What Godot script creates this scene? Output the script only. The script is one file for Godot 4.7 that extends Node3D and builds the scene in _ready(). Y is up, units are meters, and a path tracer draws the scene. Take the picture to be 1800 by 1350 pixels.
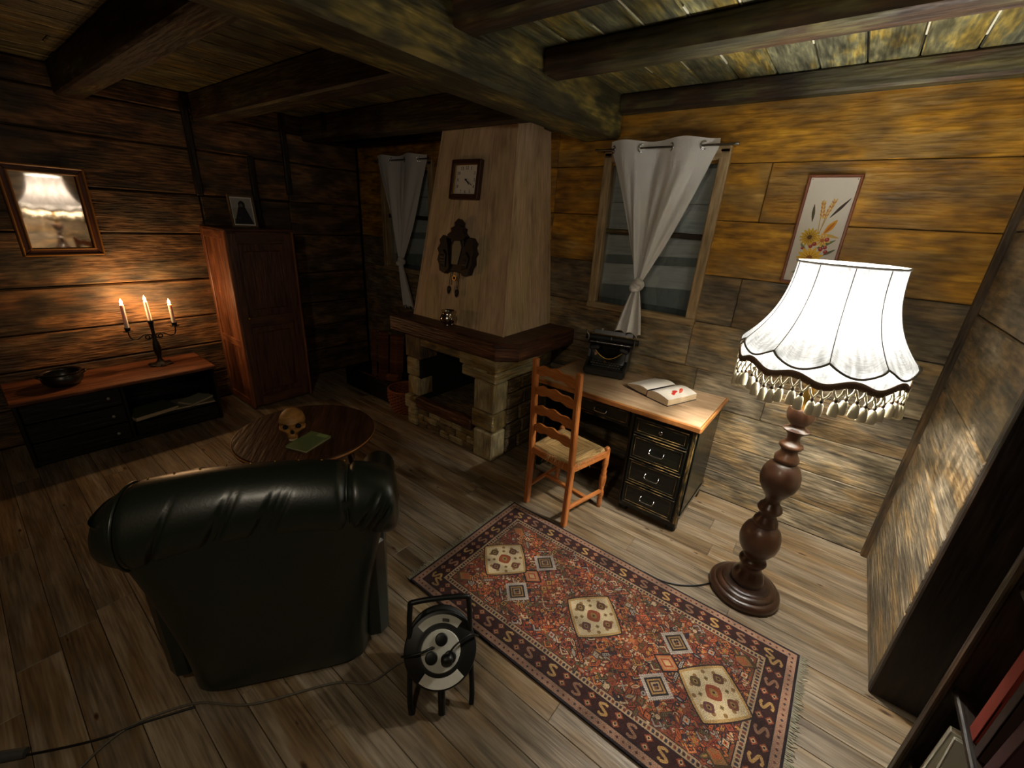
extends Node3D
# An old log-cabin study at night: one fringed floor lamp and three candles give the light, with an unseen pendant lamp behind the viewer.

var M := {}
var rng := RandomNumberGenerator.new()
var taken := {}


class MB:
	var v := PackedVector3Array()
	var n := PackedVector3Array()
	var t := PackedVector2Array()
	var ix := PackedInt32Array()

	func tri(a: Vector3, b: Vector3, c: Vector3, nn: Vector3, ua := Vector2.ZERO, ub := Vector2.ZERO, uc := Vector2.ZERO) -> void:
		var k := v.size()
		v.append(a); v.append(b); v.append(c)
		n.append(nn); n.append(nn); n.append(nn)
		t.append(ua); t.append(ub); t.append(uc)
		ix.append(k)
		if (b - a).cross(c - a).dot(nn) > 0.0:
			ix.append(k + 2); ix.append(k + 1)
		else:
			ix.append(k + 1); ix.append(k + 2)

	func quad(a: Vector3, b: Vector3, c: Vector3, d: Vector3, out: Vector3, ua := Vector2(0, 0), ub := Vector2(1, 0), uc := Vector2(1, 1), ud := Vector2(0, 1)) -> void:
		var nn := (c - a).cross(d - b).normalized()
		if nn.dot(out) < 0.0:
			nn = -nn
		tri(a, b, c, nn, ua, ub, uc)
		tri(a, c, d, nn, ua, uc, ud)

	func uvp(p: Vector3, axis: int, long: int, uo: Vector2) -> Vector2:
		var b := (axis + 1) % 3
		var c := (axis + 2) % 3
		if c == long:
			var k := b
			b = c
			c = k
		return Vector2(p[b], p[c]) + uo

	func box(c: Vector3, s: Vector3, bev := 0.004, bs := Basis(), uo := Vector2.ZERO, la := -1) -> MB:
		var h := s * 0.5
		var long := s.max_axis_index() if la < 0 else la
		var g := minf(bev, minf(h.x, minf(h.y, h.z)) * 0.9)
		for a in 3:
			var b := (a + 1) % 3
			var e := (a + 2) % 3
			for sa: float in [-1.0, 1.0]:
				var q: Array[Vector3] = []
				for w: Vector2 in [Vector2(-1, -1), Vector2(1, -1), Vector2(1, 1), Vector2(-1, 1)]:
					var p := Vector3.ZERO
					p[a] = sa * h[a]
					p[b] = w.x * (h[b] - g)
					p[e] = w.y * (h[e] - g)
					q.append(p)
				var o := Vector3.ZERO
				o[a] = sa
				quad(c + bs * q[0], c + bs * q[1], c + bs * q[2], c + bs * q[3], bs * o, uvp(q[0], a, long, uo), uvp(q[1], a, long, uo), uvp(q[2], a, long, uo), uvp(q[3], a, long, uo))
				if g <= 0.0:
					continue
				for sb: float in [-1.0, 1.0]:
					var r: Array[Vector3] = []
					for w: Vector2 in [Vector2(0, -1), Vector2(0, 1), Vector2(1, 1), Vector2(1, -1)]:
						var p := Vector3.ZERO
						p[a] = sa * (h[a] if w.x == 0.0 else h[a] - g)
						p[b] = sb * (h[b] - g if w.x == 0.0 else h[b])
						p[e] = w.y * (h[e] - g)
						r.append(p)
					var o2 := Vector3.ZERO
					o2[a] = sa
					o2[b] = sb
					quad(c + bs * r[0], c + bs * r[1], c + bs * r[2], c + bs * r[3], bs * o2, uvp(r[0], a, long, uo), uvp(r[1], a, long, uo), uvp(r[2], a, long, uo), uvp(r[3], a, long, uo))
		if g > 0.0:
			for sx: float in [-1.0, 1.0]:
				for sy: float in [-1.0, 1.0]:
					for sz: float in [-1.0, 1.0]:
						var o := Vector3(sx, sy, sz)
						var p0 := o * Vector3(h.x, h.y - g, h.z - g)
						var p1 := o * Vector3(h.x - g, h.y, h.z - g)
						var p2 := o * Vector3(h.x - g, h.y - g, h.z)
						tri(c + bs * p0, c + bs * p1, c + bs * p2, (bs * o).normalized(), uvp(p0, 0, long, uo), uvp(p1, 0, long, uo), uvp(p2, 0, long, uo))
		return self

	func grid(P: Array, close_u: bool, flip := 0, us := 1.0, vs := 1.0, uo := Vector2.ZERO, metric := false) -> MB:
		var R := P.size()
		var C: int = P[0].size()
		var N: Array = []
		var total := 0.0
		for i in R:
			var row: PackedVector3Array = P[i]
			var up: PackedVector3Array = P[maxi(i - 1, 0)]
			var dn: PackedVector3Array = P[mini(i + 1, R - 1)]
			var mid := Vector3.ZERO
			var umid := Vector3.ZERO
			var dmid := Vector3.ZERO
			for j in C:
				mid += row[j] / C
				umid += up[j] / C
				dmid += dn[j] / C
			var nr := PackedVector3Array()
			for j in C:
				var j0 := (j - 1 + C) % C if close_u else maxi(j - 1, 0)
				var j1 := (j + 1) % C if close_u else mini(j + 1, C - 1)
				var du := row[j1] - row[j0]
				var dv := dn[j] - up[j]
				var q := du.cross(dv)
				if q.length_squared() < 1e-16:
					if du.length_squared() < 1e-14 and C > 2:
						var other := up if i > 0 and (up[0] - row[0]).length_squared() > 1e-12 else dn
						var om := umid if other == up else dmid
						q = mid - om
						if q.length_squared() < 1e-14:
							q = Vector3.UP
						var test := (other[mini(1, C - 1)] - other[0]).cross(row[0] - other[0] if other == up else other[0] - row[0])
						if test.dot(q) < 0.0:
							q = -q
					else:
						q = Vector3.UP
				q = q.normalized()
				nr.append(q)
				total += q.dot(row[j] - mid)
			N.append(nr)
		var sg := 1.0
		if flip == 0:
			sg = 1.0 if total >= 0.0 else -1.0
		else:
			sg = float(flip)
		var k := v.size()
		var W := C + 1 if close_u else C
		var av := 0.0
		for i in R:
			if metric and i > 0:
				av += (P[i][0] - P[i - 1][0]).length()
			var au := 0.0
			for j in W:
				var jj := j % C
				if metric and j > 0:
					au += (P[i][jj] - P[i][(j - 1) % C]).length()
				v.append(P[i][jj])
				n.append(N[i][jj] * sg)
				t.append((Vector2(au, av) if metric else Vector2(us * j / (W - 1), vs * i / maxf(R - 1, 1))) + uo)
		for i in R - 1:
			for j in W - 1:
				var a := k + i * W + j
				var b := a + 1
				var c := a + W
				var d := c + 1
				var nn := n[a] + n[d]
				var f := (v[b] - v[a]).cross(v[c] - v[a]).dot(nn) + (v[d] - v[b]).cross(v[c] - v[b]).dot(nn)
				if f <= 0.0:
					ix.append_array(PackedInt32Array([a, b, c, b, d, c]))
				else:
					ix.append_array(PackedInt32Array([a, c, b, b, c, d]))
		return self

	func lathe(prof: Array, seg := 24, xf := Transform3D(), us := 1.0, vs := 1.0) -> MB:
		var P: Array = []
		for p: Vector2 in prof:
			var row := PackedVector3Array()
			for j in seg:
				var a := TAU * j / seg
				row.append(xf * Vector3(p.x * cos(a), p.y, p.x * sin(a)))
			P.append(row)
		return grid(P, true, 0, us, vs)

	func cyl(a: Vector3, b: Vector3, ra: float, rb := -1.0, seg := 12) -> MB:
		if rb < 0.0:
			rb = ra
		var L := (b - a).length()
		return lathe([Vector2(0, 0), Vector2(ra, 0), Vector2(ra, 0), Vector2(rb, L), Vector2(rb, L), Vector2(0, L)], seg, Transform3D(MB.up_to(b - a), a))

	static func up_to(d: Vector3) -> Basis:
		var y := d.normalized()
		var x := y.cross(Vector3(0, 0, 1) if absf(y.z) < 0.9 else Vector3(1, 0, 0)).normalized()
		return Basis(x, y, x.cross(y))

	func sweep(path: PackedVector3Array, rad: Array, seg := 8, closed := false, flat := 1.0, caps := true, metric := false) -> MB:
		var P: Array = []
		var L := path.size()
		var side := Vector3.ZERO
		for i in L:
			var d := (path[(i + 1) % L] - path[(i - 1 + L) % L]) if closed else (path[mini(i + 1, L - 1)] - path[maxi(i - 1, 0)])
			d = d.normalized()
			if side == Vector3.ZERO:
				side = d.cross(Vector3.UP if absf(d.y) < 0.9 else Vector3.RIGHT).normalized()
			side = (side - d * side.dot(d)).normalized()
			var up := side.cross(d)
			var r: float = rad[mini(i, rad.size() - 1)]
			var row := PackedVector3Array()
			for j in seg:
				var a := TAU * j / seg
				row.append(path[i] + side * cos(a) * r + up * sin(a) * r * flat)
			P.append(row)
		if closed:
			P.append(P[0])
		elif caps:
			var r0 := PackedVector3Array()
			var r1 := PackedVector3Array()
			for j in seg:
				r0.append(path[0])
				r1.append(path[L - 1])
			P.insert(0, P[0])
			P.insert(0, r0)
			P.append(P[P.size() - 1])
			P.append(r1)
		return grid(P, true, 0, 1.0, 1.0, Vector2.ZERO, metric)

	func prism(poly: PackedVector2Array, z0: float, z1: float, xf := Transform3D(), bev := 0.0) -> MB:
		var inner := poly
		if bev > 0.0:
			var off := Geometry2D.offset_polygon(poly, -bev)
			if off.size() == 1 and off[0].size() == poly.size():
				# match the vertices of the shrunken outline to the outline
				var best := 0
				var bd := 1e9
				for s in poly.size():
					var dd: float = off[0][s].distance_to(poly[0])
					if dd < bd:
						bd = dd
						best = s
				var same := off[0].duplicate()
				if Geometry2D.is_polygon_clockwise(poly) != Geometry2D.is_polygon_clockwise(off[0]):
					same.reverse()
					best = poly.size() - 1 - best
				inner = PackedVector2Array()
				for s in poly.size():
					inner.append(same[(best + s) % poly.size()])
			else:
				bev = 0.0
		var idx := Geometry2D.triangulate_polygon(inner)
		for k in range(0, idx.size(), 3):
			for e in 2:
				var z := z1 if e == 0 else z0
				var a := inner[idx[k]]
				var b := inner[idx[k + 1]]
				var c := inner[idx[k + 2]]
				tri(xf * Vector3(a.x, a.y, z), xf * Vector3(b.x, b.y, z), xf * Vector3(c.x, c.y, z), (xf.basis * Vector3(0, 0, 1.0 if e == 0 else -1.0)).normalized() * signf(z1 - z0), a, b, c)
		var cw := Geometry2D.is_polygon_clockwise(poly)
		for k in poly.size():
			var a := poly[k]
			var b := poly[(k + 1) % poly.size()]
			var ai := inner[k]
			var bi := inner[(k + 1) % poly.size()]
			var o := Vector2(b.y - a.y, a.x - b.x)
			if cw:
				o = -o
			var out := xf.basis * Vector3(o.x, o.y, 0)
			var dz := signf(z1 - z0) * bev
			var ul := (b - a).length()
			quad(xf * Vector3(a.x, a.y, z0 + dz), xf * Vector3(b.x, b.y, z0 + dz), xf * Vector3(b.x, b.y, z1 - dz), xf * Vector3(a.x, a.y, z1 - dz), out, Vector2(0, z0), Vector2(ul, z0), Vector2(ul, z1), Vector2(0, z1))
			if bev > 0.0:
				quad(xf * Vector3(a.x, a.y, z1 - dz), xf * Vector3(b.x, b.y, z1 - dz), xf * Vector3(bi.x, bi.y, z1), xf * Vector3(ai.x, ai.y, z1), out + xf.basis * Vector3(0, 0, o.length() * signf(z1 - z0)), Vector2(0, z1), Vector2(ul, z1), Vector2(ul, z1), Vector2(0, z1))
				quad(xf * Vector3(a.x, a.y, z0 + dz), xf * Vector3(b.x, b.y, z0 + dz), xf * Vector3(bi.x, bi.y, z0), xf * Vector3(ai.x, ai.y, z0), out - xf.basis * Vector3(0, 0, o.length() * signf(z1 - z0)), Vector2(0, z0), Vector2(ul, z0), Vector2(ul, z0), Vector2(0, z0))
		return self

	func blob(c: Vector3, s: Vector3, e1 := 1.0, e2 := 1.0, nu := 24, nv := 16, bs := Basis(), metric := true) -> MB:
		var P: Array = []
		for i in nv + 1:
			var ph := -PI / 2 + PI * i / nv
			var row := PackedVector3Array()
			for j in nu:
				var th := TAU * j / nu
				var cp := pw(cos(ph), e1)
				row.append(c + bs * Vector3(s.x * cp * pw(cos(th), e2), s.y * pw(sin(ph), e1), s.z * cp * pw(sin(th), e2)))
			P.append(row)
		return grid(P, true, 0, 1.0, 1.0, Vector2.ZERO, metric)

	static func pw(x: float, e: float) -> float:
		return signf(x) * pow(absf(x), e)

	func torus(c: Vector3, R: float, r: float, bs := Basis(), seg := 24, sub := 8) -> MB:
		var path := PackedVector3Array()
		for i in seg:
			var a := TAU * i / seg
			path.append(c + bs * Vector3(cos(a) * R, 0, sin(a) * R))
		return sweep(path, [r], sub, true)

	func quad2(w: float, h: float) -> MB:
		quad(Vector3(-w / 2, -h / 2, 0), Vector3(w / 2, -h / 2, 0), Vector3(w / 2, h / 2, 0), Vector3(-w / 2, h / 2, 0), Vector3(0, 0, 1), Vector2(0, 1), Vector2(1, 1), Vector2(1, 0), Vector2(0, 0))
		return self

	func mesh(m: Material = null, into: ArrayMesh = null) -> ArrayMesh:
		var a := []
		a.resize(Mesh.ARRAY_MAX)
		a[Mesh.ARRAY_VERTEX] = v
		a[Mesh.ARRAY_NORMAL] = n
		a[Mesh.ARRAY_TEX_UV] = t
		a[Mesh.ARRAY_INDEX] = ix
		var am := into if into else ArrayMesh.new()
		am.add_surface_from_arrays(Mesh.PRIMITIVE_TRIANGLES, a)
		if m:
			am.surface_set_material(am.get_surface_count() - 1, m)
		return am


func mb() -> MB:
	return MB.new()


func numbered(who: Node, called: String) -> String:
	var key := str(who.get_instance_id()) + called
	if not taken.has(key):
		taken[key] = 0
		return called
	taken[key] += 1
	return "%s_%03d" % [called, taken[key]]


func thing(called: String, label: String, category: String, at := Vector3.ZERO, turn := 0.0, group := "") -> Node3D:
	var o := Node3D.new()
	o.name = numbered(self, called)
	add_child(o, true)
	o.position = at
	o.rotation.y = turn
	o.set_meta("label", label)
	o.set_meta("category", category)
	if group:
		o.set_meta("group", group)
	return o


func setting(called: String, label := "") -> Node3D:
	var o := Node3D.new()
	o.name = numbered(self, called)
	add_child(o, true)
	o.set_meta("kind", "structure")
	if label:
		o.set_meta("label", label)
	return o


func part(under: Node, called: String, st, m: Material, label := "") -> MeshInstance3D:
	var o := MeshInstance3D.new()
	o.name = numbered(under, called)
	o.mesh = st.mesh(m) if st is MB else st
	if st is MB == false and m:
		o.material_override = m
	under.add_child(o, true)
	if label:
		o.set_meta("label", label)
	return o


func put(o: Node3D, at: Vector3, bs := Basis()) -> Node3D:
	o.transform = Transform3D(bs, at)
	return o


func cmat(c: Color, rough := 0.6, metal := 0.0) -> StandardMaterial3D:
	var m := StandardMaterial3D.new()
	m.albedo_color = c
	m.roughness = rough
	m.metallic = metal
	return m


func pts(a: Array) -> PackedVector3Array:
	var r := PackedVector3Array()
	for p: Vector3 in a:
		r.append(p)
	return r


func poly(a: Array) -> PackedVector2Array:
	var r := PackedVector2Array()
	for k in range(0, a.size(), 2):
		r.append(Vector2(a[k], a[k + 1]))
	return r


func smooth_path(a: Array, steps := 6) -> PackedVector3Array:
	var r := PackedVector3Array()
	for i in a.size() - 1:
		for k in steps:
			r.append(a[i].cubic_interpolate(a[i + 1], a[maxi(i - 1, 0)], a[mini(i + 2, a.size() - 1)], float(k) / steps))
	r.append(a[a.size() - 1])
	return r


# ---------------------------------------------------------------- computed textures
func nbytes(sd: int, freq: float, oct: int, sw: int, sh: int, W: int, H: int, ridged := false) -> PackedByteArray:
	var f := FastNoiseLite.new()
	f.seed = sd
	f.noise_type = FastNoiseLite.TYPE_SIMPLEX_SMOOTH
	f.frequency = freq
	f.fractal_type = FastNoiseLite.FRACTAL_RIDGED if ridged else FastNoiseLite.FRACTAL_FBM
	f.fractal_octaves = oct
	var im := f.get_seamless_image(sw, sh)
	im.convert(Image.FORMAT_L8)
	if sw != W or sh != H:
		im.resize(W, H, Image.INTERPOLATE_CUBIC)
	return im.get_data()


func ramp(stops: Array) -> PackedByteArray:
	var out := PackedByteArray()
	out.resize(768)
	for i in 256:
		var x := i / 255.0
		var c: Color = stops[0][1]
		for k in stops.size() - 1:
			if x >= stops[k][0]:
				c = (stops[k][1] as Color).lerp(stops[k + 1][1], clampf((x - stops[k][0]) / (stops[k + 1][0] - stops[k][0]), 0, 1))
		out[i * 3] = int(c.r * 255)
		out[i * 3 + 1] = int(c.g * 255)
		out[i * 3 + 2] = int(c.b * 255)
	return out


# grain runs along u; w = weights of [long streak, fine streak, blotch, brush]; a second ramp shows in patches
func grain(sd: int, A: Array, B: Array, w: Array, patch := 0.5, W := 1024, H := 512, rough := 0.75, bump := 2.0, span := Vector2(2.4, 1.2), gain := 1.35) -> StandardMaterial3D:
	var a := nbytes(sd, 0.018, 4, W / 16, H, W, H)
	var b := nbytes(sd + 1, 0.09, 3, W / 12, H, W, H)
	var c := nbytes(sd + 2, 0.02, 4, W / 4, H / 2, W, H)
	var d := nbytes(sd + 3, 0.05, 3, W / 4, H, W, H)
	var e := nbytes(sd + 4, 0.016, 3, W / 6, H / 2, W, H)
	var ra := ramp(A)
	var rb := ramp(B)
	var out := PackedByteArray()
	out.resize(W * H * 3)
	var hh := PackedByteArray()
	hh.resize(W * H)
	var w0: float = w[0]
	var w1: float = w[1]
	var w2: float = w[2]
	var w3: float = w[3]
	var ws := w0 + w1 + w2 + w3
	var k := 0
	for i in W * H:
		var x := ((a[i] * w0 + b[i] * w1 + c[i] * w2 + d[i] * w3) / ws - 127.5) * gain + 127.5
		var q := clampi(int(x), 0, 255)
		var m := clampf((e[i] / 255.0 - 1.0 + patch) * 4.0 + 0.5 + (d[i] - 127.5) / 200.0, 0.0, 1.0)
		q *= 3
		out[k] = int(lerpf(ra[q], rb[q], m))
		out[k + 1] = int(lerpf(ra[q + 1], rb[q + 1], m))
		out[k + 2] = int(lerpf(ra[q + 2], rb[q + 2], m))
		hh[i] = clampi(int((b[i] * 0.5 + d[i] * 0.5 - 127.5) * 1.3 + 127.5), 0, 255)
		k += 3
	var m := StandardMaterial3D.new()
	m.albedo_texture = ImageTexture.create_from_image(Image.create_from_data(W, H, false, Image.FORMAT_RGB8, out))
	m.roughness = rough
	m.uv1_scale = Vector3(1.0 / span.x, 1.0 / span.y, 1)
	if bump > 0.0:
		var hi := Image.create_from_data(W, H, false, Image.FORMAT_L8, hh)
		hi.convert(Image.FORMAT_RGBA8)
		hi.bump_map_to_normal_map(bump)
		m.normal_enabled = true
		m.normal_texture = ImageTexture.create_from_image(hi)
	return m


func tinted(m: StandardMaterial3D, c: Color, rough := -1.0) -> StandardMaterial3D:
	var r: StandardMaterial3D = m.duplicate()
	r.albedo_color = c
	if rough >= 0.0:
		r.roughness = rough
	return r


func C(r: int, g: int, b: int) -> Color:
	return Color8(r, g, b)


# painting helpers for flat prints
func dab(im: Image, cx: float, cy: float, rx: float, ry: float, rot: float, c: Color, pw := 2.0) -> void:
	var R := int(ceil(maxf(rx, ry))) + 1
	var ca := cos(rot)
	var sa := sin(rot)
	for y in range(maxi(int(cy) - R, 0), mini(int(cy) + R + 1, im.get_height())):
		for x in range(maxi(int(cx) - R, 0), mini(int(cx) + R + 1, im.get_width())):
			var dx := x - cx
			var dy := y - cy
			var u := absf(dx * ca + dy * sa) / rx
			var w := absf(-dx * sa + dy * ca) / ry
			if pow(u, pw) + pow(w, pw) <= 1.0:
				im.set_pixel(x, y, c)


func stroke(im: Image, a: Vector2, b: Vector2, w: float, c: Color) -> void:
	var L := a.distance_to(b)
	var k := 0.0
	while k <= L:
		var p := a.lerp(b, k / maxf(L, 0.01))
		dab(im, p.x, p.y, w, w, 0, c)
		k += maxf(w * 0.7, 0.6)


func print_mat(im: Image, rough := 0.7) -> StandardMaterial3D:
	var m := StandardMaterial3D.new()
	m.albedo_texture = ImageTexture.create_from_image(im)
	m.roughness = rough
	return m


# knots in the boards: dark ringed ovals burnt into a wood texture
func knots(m: StandardMaterial3D, count: int, sd: int) -> void:
	var im := m.albedo_texture.get_image()
	var g := RandomNumberGenerator.new()
	g.seed = sd
	for k in count:
		var x := g.randf() * im.get_width()
		var y := g.randf() * im.get_height()
		var r := g.randf_range(2.0, 5.5)
		for e in 3:
			var c := im.get_pixel(int(x), int(y))
			dab(im, x, y, r * (2.2 - e * 0.6), r * (1.5 - e * 0.35), 0.0, [C(112, 86, 58), C(82, 58, 36), C(50, 33, 20)][e].lerp(c, 0.25))
	m.albedo_texture = ImageTexture.create_from_image(im)


func _ready() -> void:
	rng.seed = 20240611
	# ------------------------------------------------------------ camera, sky, exposure
	var cam := Camera3D.new()
	cam.name = "camera"
	add_child(cam)
	cam.fov = 84.236
	cam.near = 0.02
	cam.rotation_order = EULER_ORDER_YXZ
	cam.position = Vector3(-0.525, 1.8, 3.032)
	cam.rotation = Vector3(-0.36828268, 0.64508986, 0.06173464)
	cam.current = true
	var env := Environment.new()
	env.background_mode = Environment.BG_COLOR
	env.background_color = Color(0.004, 0.005, 0.008)
	env.ambient_light_source = Environment.AMBIENT_SOURCE_DISABLED
	env.tonemap_mode = Environment.TONE_MAPPER_LINEAR
	env.tonemap_exposure = EXPOSURE
	env.sdfgi_enabled = true
	env.ssao_enabled = true
	env.ssil_enabled = true
	var we := WorldEnvironment.new()
	we.name = "surroundings"
	we.environment = env
	add_child(we)
	make_materials()
	print("materials done")
	build_shell()
	build_pendant(Vector3(-1.0, 2.25, 3.6))
	build_windows()
	print("shell done")
	build_lamp(Vector3(-0.54, 0, 0.82))
	build_candles()
	build_fireplace()
	build_desk()
	build_chair()
	build_armchair()
	build_rug()
	build_wardrobe()
	build_sideboard()
	build_table()
	build_bookcase()
	build_small()
	print("done")


const EXPOSURE := 2.3
const LAMP_ENERGY := 0.8
const CANDLE_ENERGY := 0.037
const XL := -5.1
const CEIL := 2.6
const ZB := 4.6


func make_materials() -> void:
	var ochre := [[0.0, C(71, 48, 15)], [0.3, C(134, 93, 22)], [0.6, C(190, 135, 30)], [0.82, C(220, 166, 50)], [1.0, C(235, 199, 106)]]
	var ochre2 := [[0.0, C(67, 50, 28)], [0.4, C(127, 95, 43)], [0.7, C(171, 130, 60)], [1.0, C(212, 173, 102)]]
	var greyw := [[0.0, C(56, 50, 40)], [0.3, C(100, 90, 72)], [0.55, C(138, 124, 100)], [0.8, C(176, 160, 132)], [1.0, C(206, 192, 166)]]
	var tanw := [[0.0, C(64, 51, 35)], [0.35, C(116, 95, 64)], [0.6, C(156, 129, 88)], [0.85, C(188, 160, 114)], [1.0, C(210, 186, 146)]]
	M.wall_up = grain(11, ochre, ochre2, [0.7, 0.6, 1.3, 1.0], 0.42, 1024, 512, 0.6, 3.2, Vector2(2.0, 1.0), 1.5)
	M.wall_low = grain(31, greyw, tanw, [0.7, 0.7, 1.3, 1.1], 0.4, 1024, 512, 0.62, 3.2, Vector2(2.0, 1.0), 1.5)
	var brown := [[0.0, C(40, 29, 20)], [0.35, C(96, 70, 44)], [0.6, C(140, 104, 66)], [0.85, C(172, 132, 86)], [1.0, C(196, 160, 112)]]
	var brown2 := [[0.0, C(34, 29, 23)], [0.5, C(80, 66, 48)], [0.8, C(116, 96, 68)], [1.0, C(150, 128, 94)]]
	M.wall_left = grain(51, brown, brown2, [0.7, 0.7, 1.3, 1.0], 0.5, 1024, 512, 0.65, 3.2, Vector2(2.0, 1.0), 1.6)
	var ceil := [[0.0, C(35, 34, 26)], [0.35, C(78, 78, 61)], [0.6, C(116, 116, 90)], [0.8, C(158, 153, 109)], [1.0, C(210, 201, 142)]]
	var ceil2 := [[0.0, C(40, 35, 21)], [0.4, C(99, 87, 45)], [0.7, C(158, 139, 71)], [1.0, C(222, 198, 118)]]
	M.ceiling = grain(71, ceil, ceil2, [1.0, 0.9, 1.0, 0.9], 0.34, 1024, 512, 0.5, 2.4, Vector2(1.6, 0.8))
	var beam := [[0.0, C(25, 23, 15)], [0.4, C(57, 53, 34)], [0.7, C(87, 80, 48)], [0.9, C(138, 124, 71)], [1.0, C(172, 159, 101)]]
	M.beam = grain(91, beam, ceil2, [1.0, 0.6, 1.3, 0.8], 0.3, 768, 384, 0.6, 2.6, Vector2(1.8, 0.9))
	var joist := [[0.0, C(18, 12, 8)], [0.4, C(48, 32, 19)], [0.75, C(82, 56, 31)], [1.0, C(126, 96, 52)]]
	M.joist = grain(111, joist, beam, [1.0, 0.7, 1.0, 0.6], 0.42, 768, 384, 0.65, 2.2, Vector2(1.8, 0.9))
	var floor_a := [[0.0, C(60, 46, 33)], [0.3, C(106, 92, 73)], [0.55, C(145, 130, 109)], [0.8, C(175, 160, 138)], [1.0, C(195, 184, 166)]]
	var floor_b := [[0.0, C(58, 45, 32)], [0.35, C(106, 86, 61)], [0.65, C(141, 118, 86)], [1.0, C(171, 149, 117)]]
	M.floor = grain(131, floor_a, floor_b, [1.0, 1.1, 0.7, 0.5], 0.42, 1024, 512, 0.5, 1.2, Vector2(2.4, 0.6), 1.15)
	knots(M.floor, 9, 900)
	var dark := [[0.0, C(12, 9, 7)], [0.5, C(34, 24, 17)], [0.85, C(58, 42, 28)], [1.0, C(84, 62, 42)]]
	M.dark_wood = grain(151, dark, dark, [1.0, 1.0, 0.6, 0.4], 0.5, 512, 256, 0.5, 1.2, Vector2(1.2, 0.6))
	var red := [[0.0, C(56, 30, 18)], [0.4, C(104, 60, 36)], [0.75, C(140, 86, 54)], [1.0, C(170, 114, 76)]]
	M.red_wood = grain(171, red, red, [1.0, 1.0, 0.5, 0.4], 0.5, 512, 256, 0.45, 1.0, Vector2(1.2, 0.6))
	var orange := [[0.0, C(122, 66, 28)], [0.4, C(172, 100, 46)], [0.75, C(196, 122, 62)], [1.0, C(216, 150, 88)]]
	M.chair_wood = grain(191, orange, orange, [1.0, 1.0, 0.4, 0.3], 0.5, 512, 256, 0.42, 0.6, Vector2(0.8, 0.4), 1.2)
	var top := [[0.0, C(118, 88, 60)], [0.4, C(164, 134, 102)], [0.75, C(190, 162, 130)], [1.0, C(210, 188, 158)]]
	M.desk_top = grain(211, top, top, [1.0, 0.9, 0.6, 0.3], 0.5, 512, 256, 0.5, 0.6, Vector2(1.2, 0.6), 1.2)
	var edge := [[0.0, C(112, 66, 30)], [0.5, C(172, 112, 56)], [1.0, C(208, 154, 90)]]
	M.desk_edge = grain(221, edge, edge, [1.0, 1.0, 0.5, 0.3], 0.5, 512, 256, 0.45, 0.6, Vector2(1.2, 0.6))
	var turned := [[0.0, C(34, 20, 13)], [0.4, C(58, 35, 22)], [0.75, C(78, 49, 31)], [1.0, C(100, 67, 44)]]
	M.lamp_wood = grain(231, turned, turned, [1.0, 0.8, 0.5, 0.3], 0.5, 512, 256, 0.32, 0.5, Vector2(1.0, 1.0), 1.2)
	M.lamp_wood.clearcoat_enabled = true
	M.lamp_wood.clearcoat = 0.5
	M.lamp_wood.clearcoat_roughness = 0.25
	var stone := [[0.0, C(90, 80, 58)], [0.35, C(142, 128, 94)], [0.65, C(174, 158, 118)], [1.0, C(200, 186, 150)]]
	var stone2 := [[0.0, C(58, 44, 22)], [0.5, C(124, 100, 50)], [1.0, C(170, 142, 84)]]
	M.stone = grain(251, stone, stone2, [0.4, 0.5, 1.2, 1.0], 0.42, 512, 512, 0.85, 4.0, Vector2(0.7, 0.7))
	var sdark := [[0.0, C(58, 47, 32)], [0.45, C(104, 86, 58)], [0.8, C(138, 116, 80)], [1.0, C(168, 148, 108)]]
	M.stone_dark = grain(271, sdark, stone2, [0.4, 0.5, 1.2, 1.0], 0.25, 512, 512, 0.85, 5.0, Vector2(0.7, 0.7))
	var plas := [[0.0, C(136, 113, 88)], [0.35, C(187, 158, 126)], [0.65, C(212, 183, 148)], [1.0, C(231, 208, 176)]]
	var plas2 := [[0.0, C(143, 124, 90)], [0.5, C(195, 172, 130)], [1.0, C(223, 202, 160)]]
	M.plaster = grain(291, plas, plas2, [0.8, 0.6, 1.0, 0.7], 0.4, 768, 384, 0.8, 2.2, Vector2(1.8, 0.9), 1.25)
	var mant := [[0.0, C(34, 18, 11)], [0.45, C(70, 40, 25)], [0.75, C(104, 66, 40)], [0.9, C(150, 114, 72)], [1.0, C(184, 156, 110)]]
	M.mantel = grain(311, mant, mant, [0.9, 1.0, 0.7, 0.9], 0.5, 512, 256, 0.5, 2.0, Vector2(1.4, 0.5))
	var paint := [[0.0, C(10, 12, 9)], [0.6, C(22, 25, 18)], [0.9, C(36, 38, 27)], [1.0, C(62, 56, 36)]]
	M.desk_paint = grain(331, paint, paint, [0.7, 0.8, 0.9, 0.9], 0.5, 512, 256, 0.38, 0.8, Vector2(0.9, 0.6), 1.3)
	var worn := [[0.0, C(20, 20, 14)], [0.45, C(44, 38, 22)], [0.6, C(112, 88, 48)], [1.0, C(160, 130, 76)]]
	M.worn_edge = grain(341, worn, worn, [0.4, 1.2, 0.6, 1.2], 0.5, 512, 128, 0.5, 0.8, Vector2(0.5, 0.1), 2.0)
	var boards := [[0.0, C(120, 126, 126)], [0.5, C(172, 178, 178)], [1.0, C(206, 210, 208)]]
	M.grey_board = grain(351, boards, boards, [1.0, 0.8, 0.8, 0.4], 0.5, 512, 256, 0.8, 1.0, Vector2(1.0, 0.5), 1.2)
	var frame := [[0.0, C(104, 84, 58)], [0.4, C(152, 128, 92)], [0.75, C(186, 162, 122)], [1.0, C(208, 190, 152)]]
	M.window_wood = grain(361, frame, frame, [1.0, 1.0, 0.6, 0.5], 0.5, 512, 256, 0.65, 1.2, Vector2(1.0, 0.5))
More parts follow.
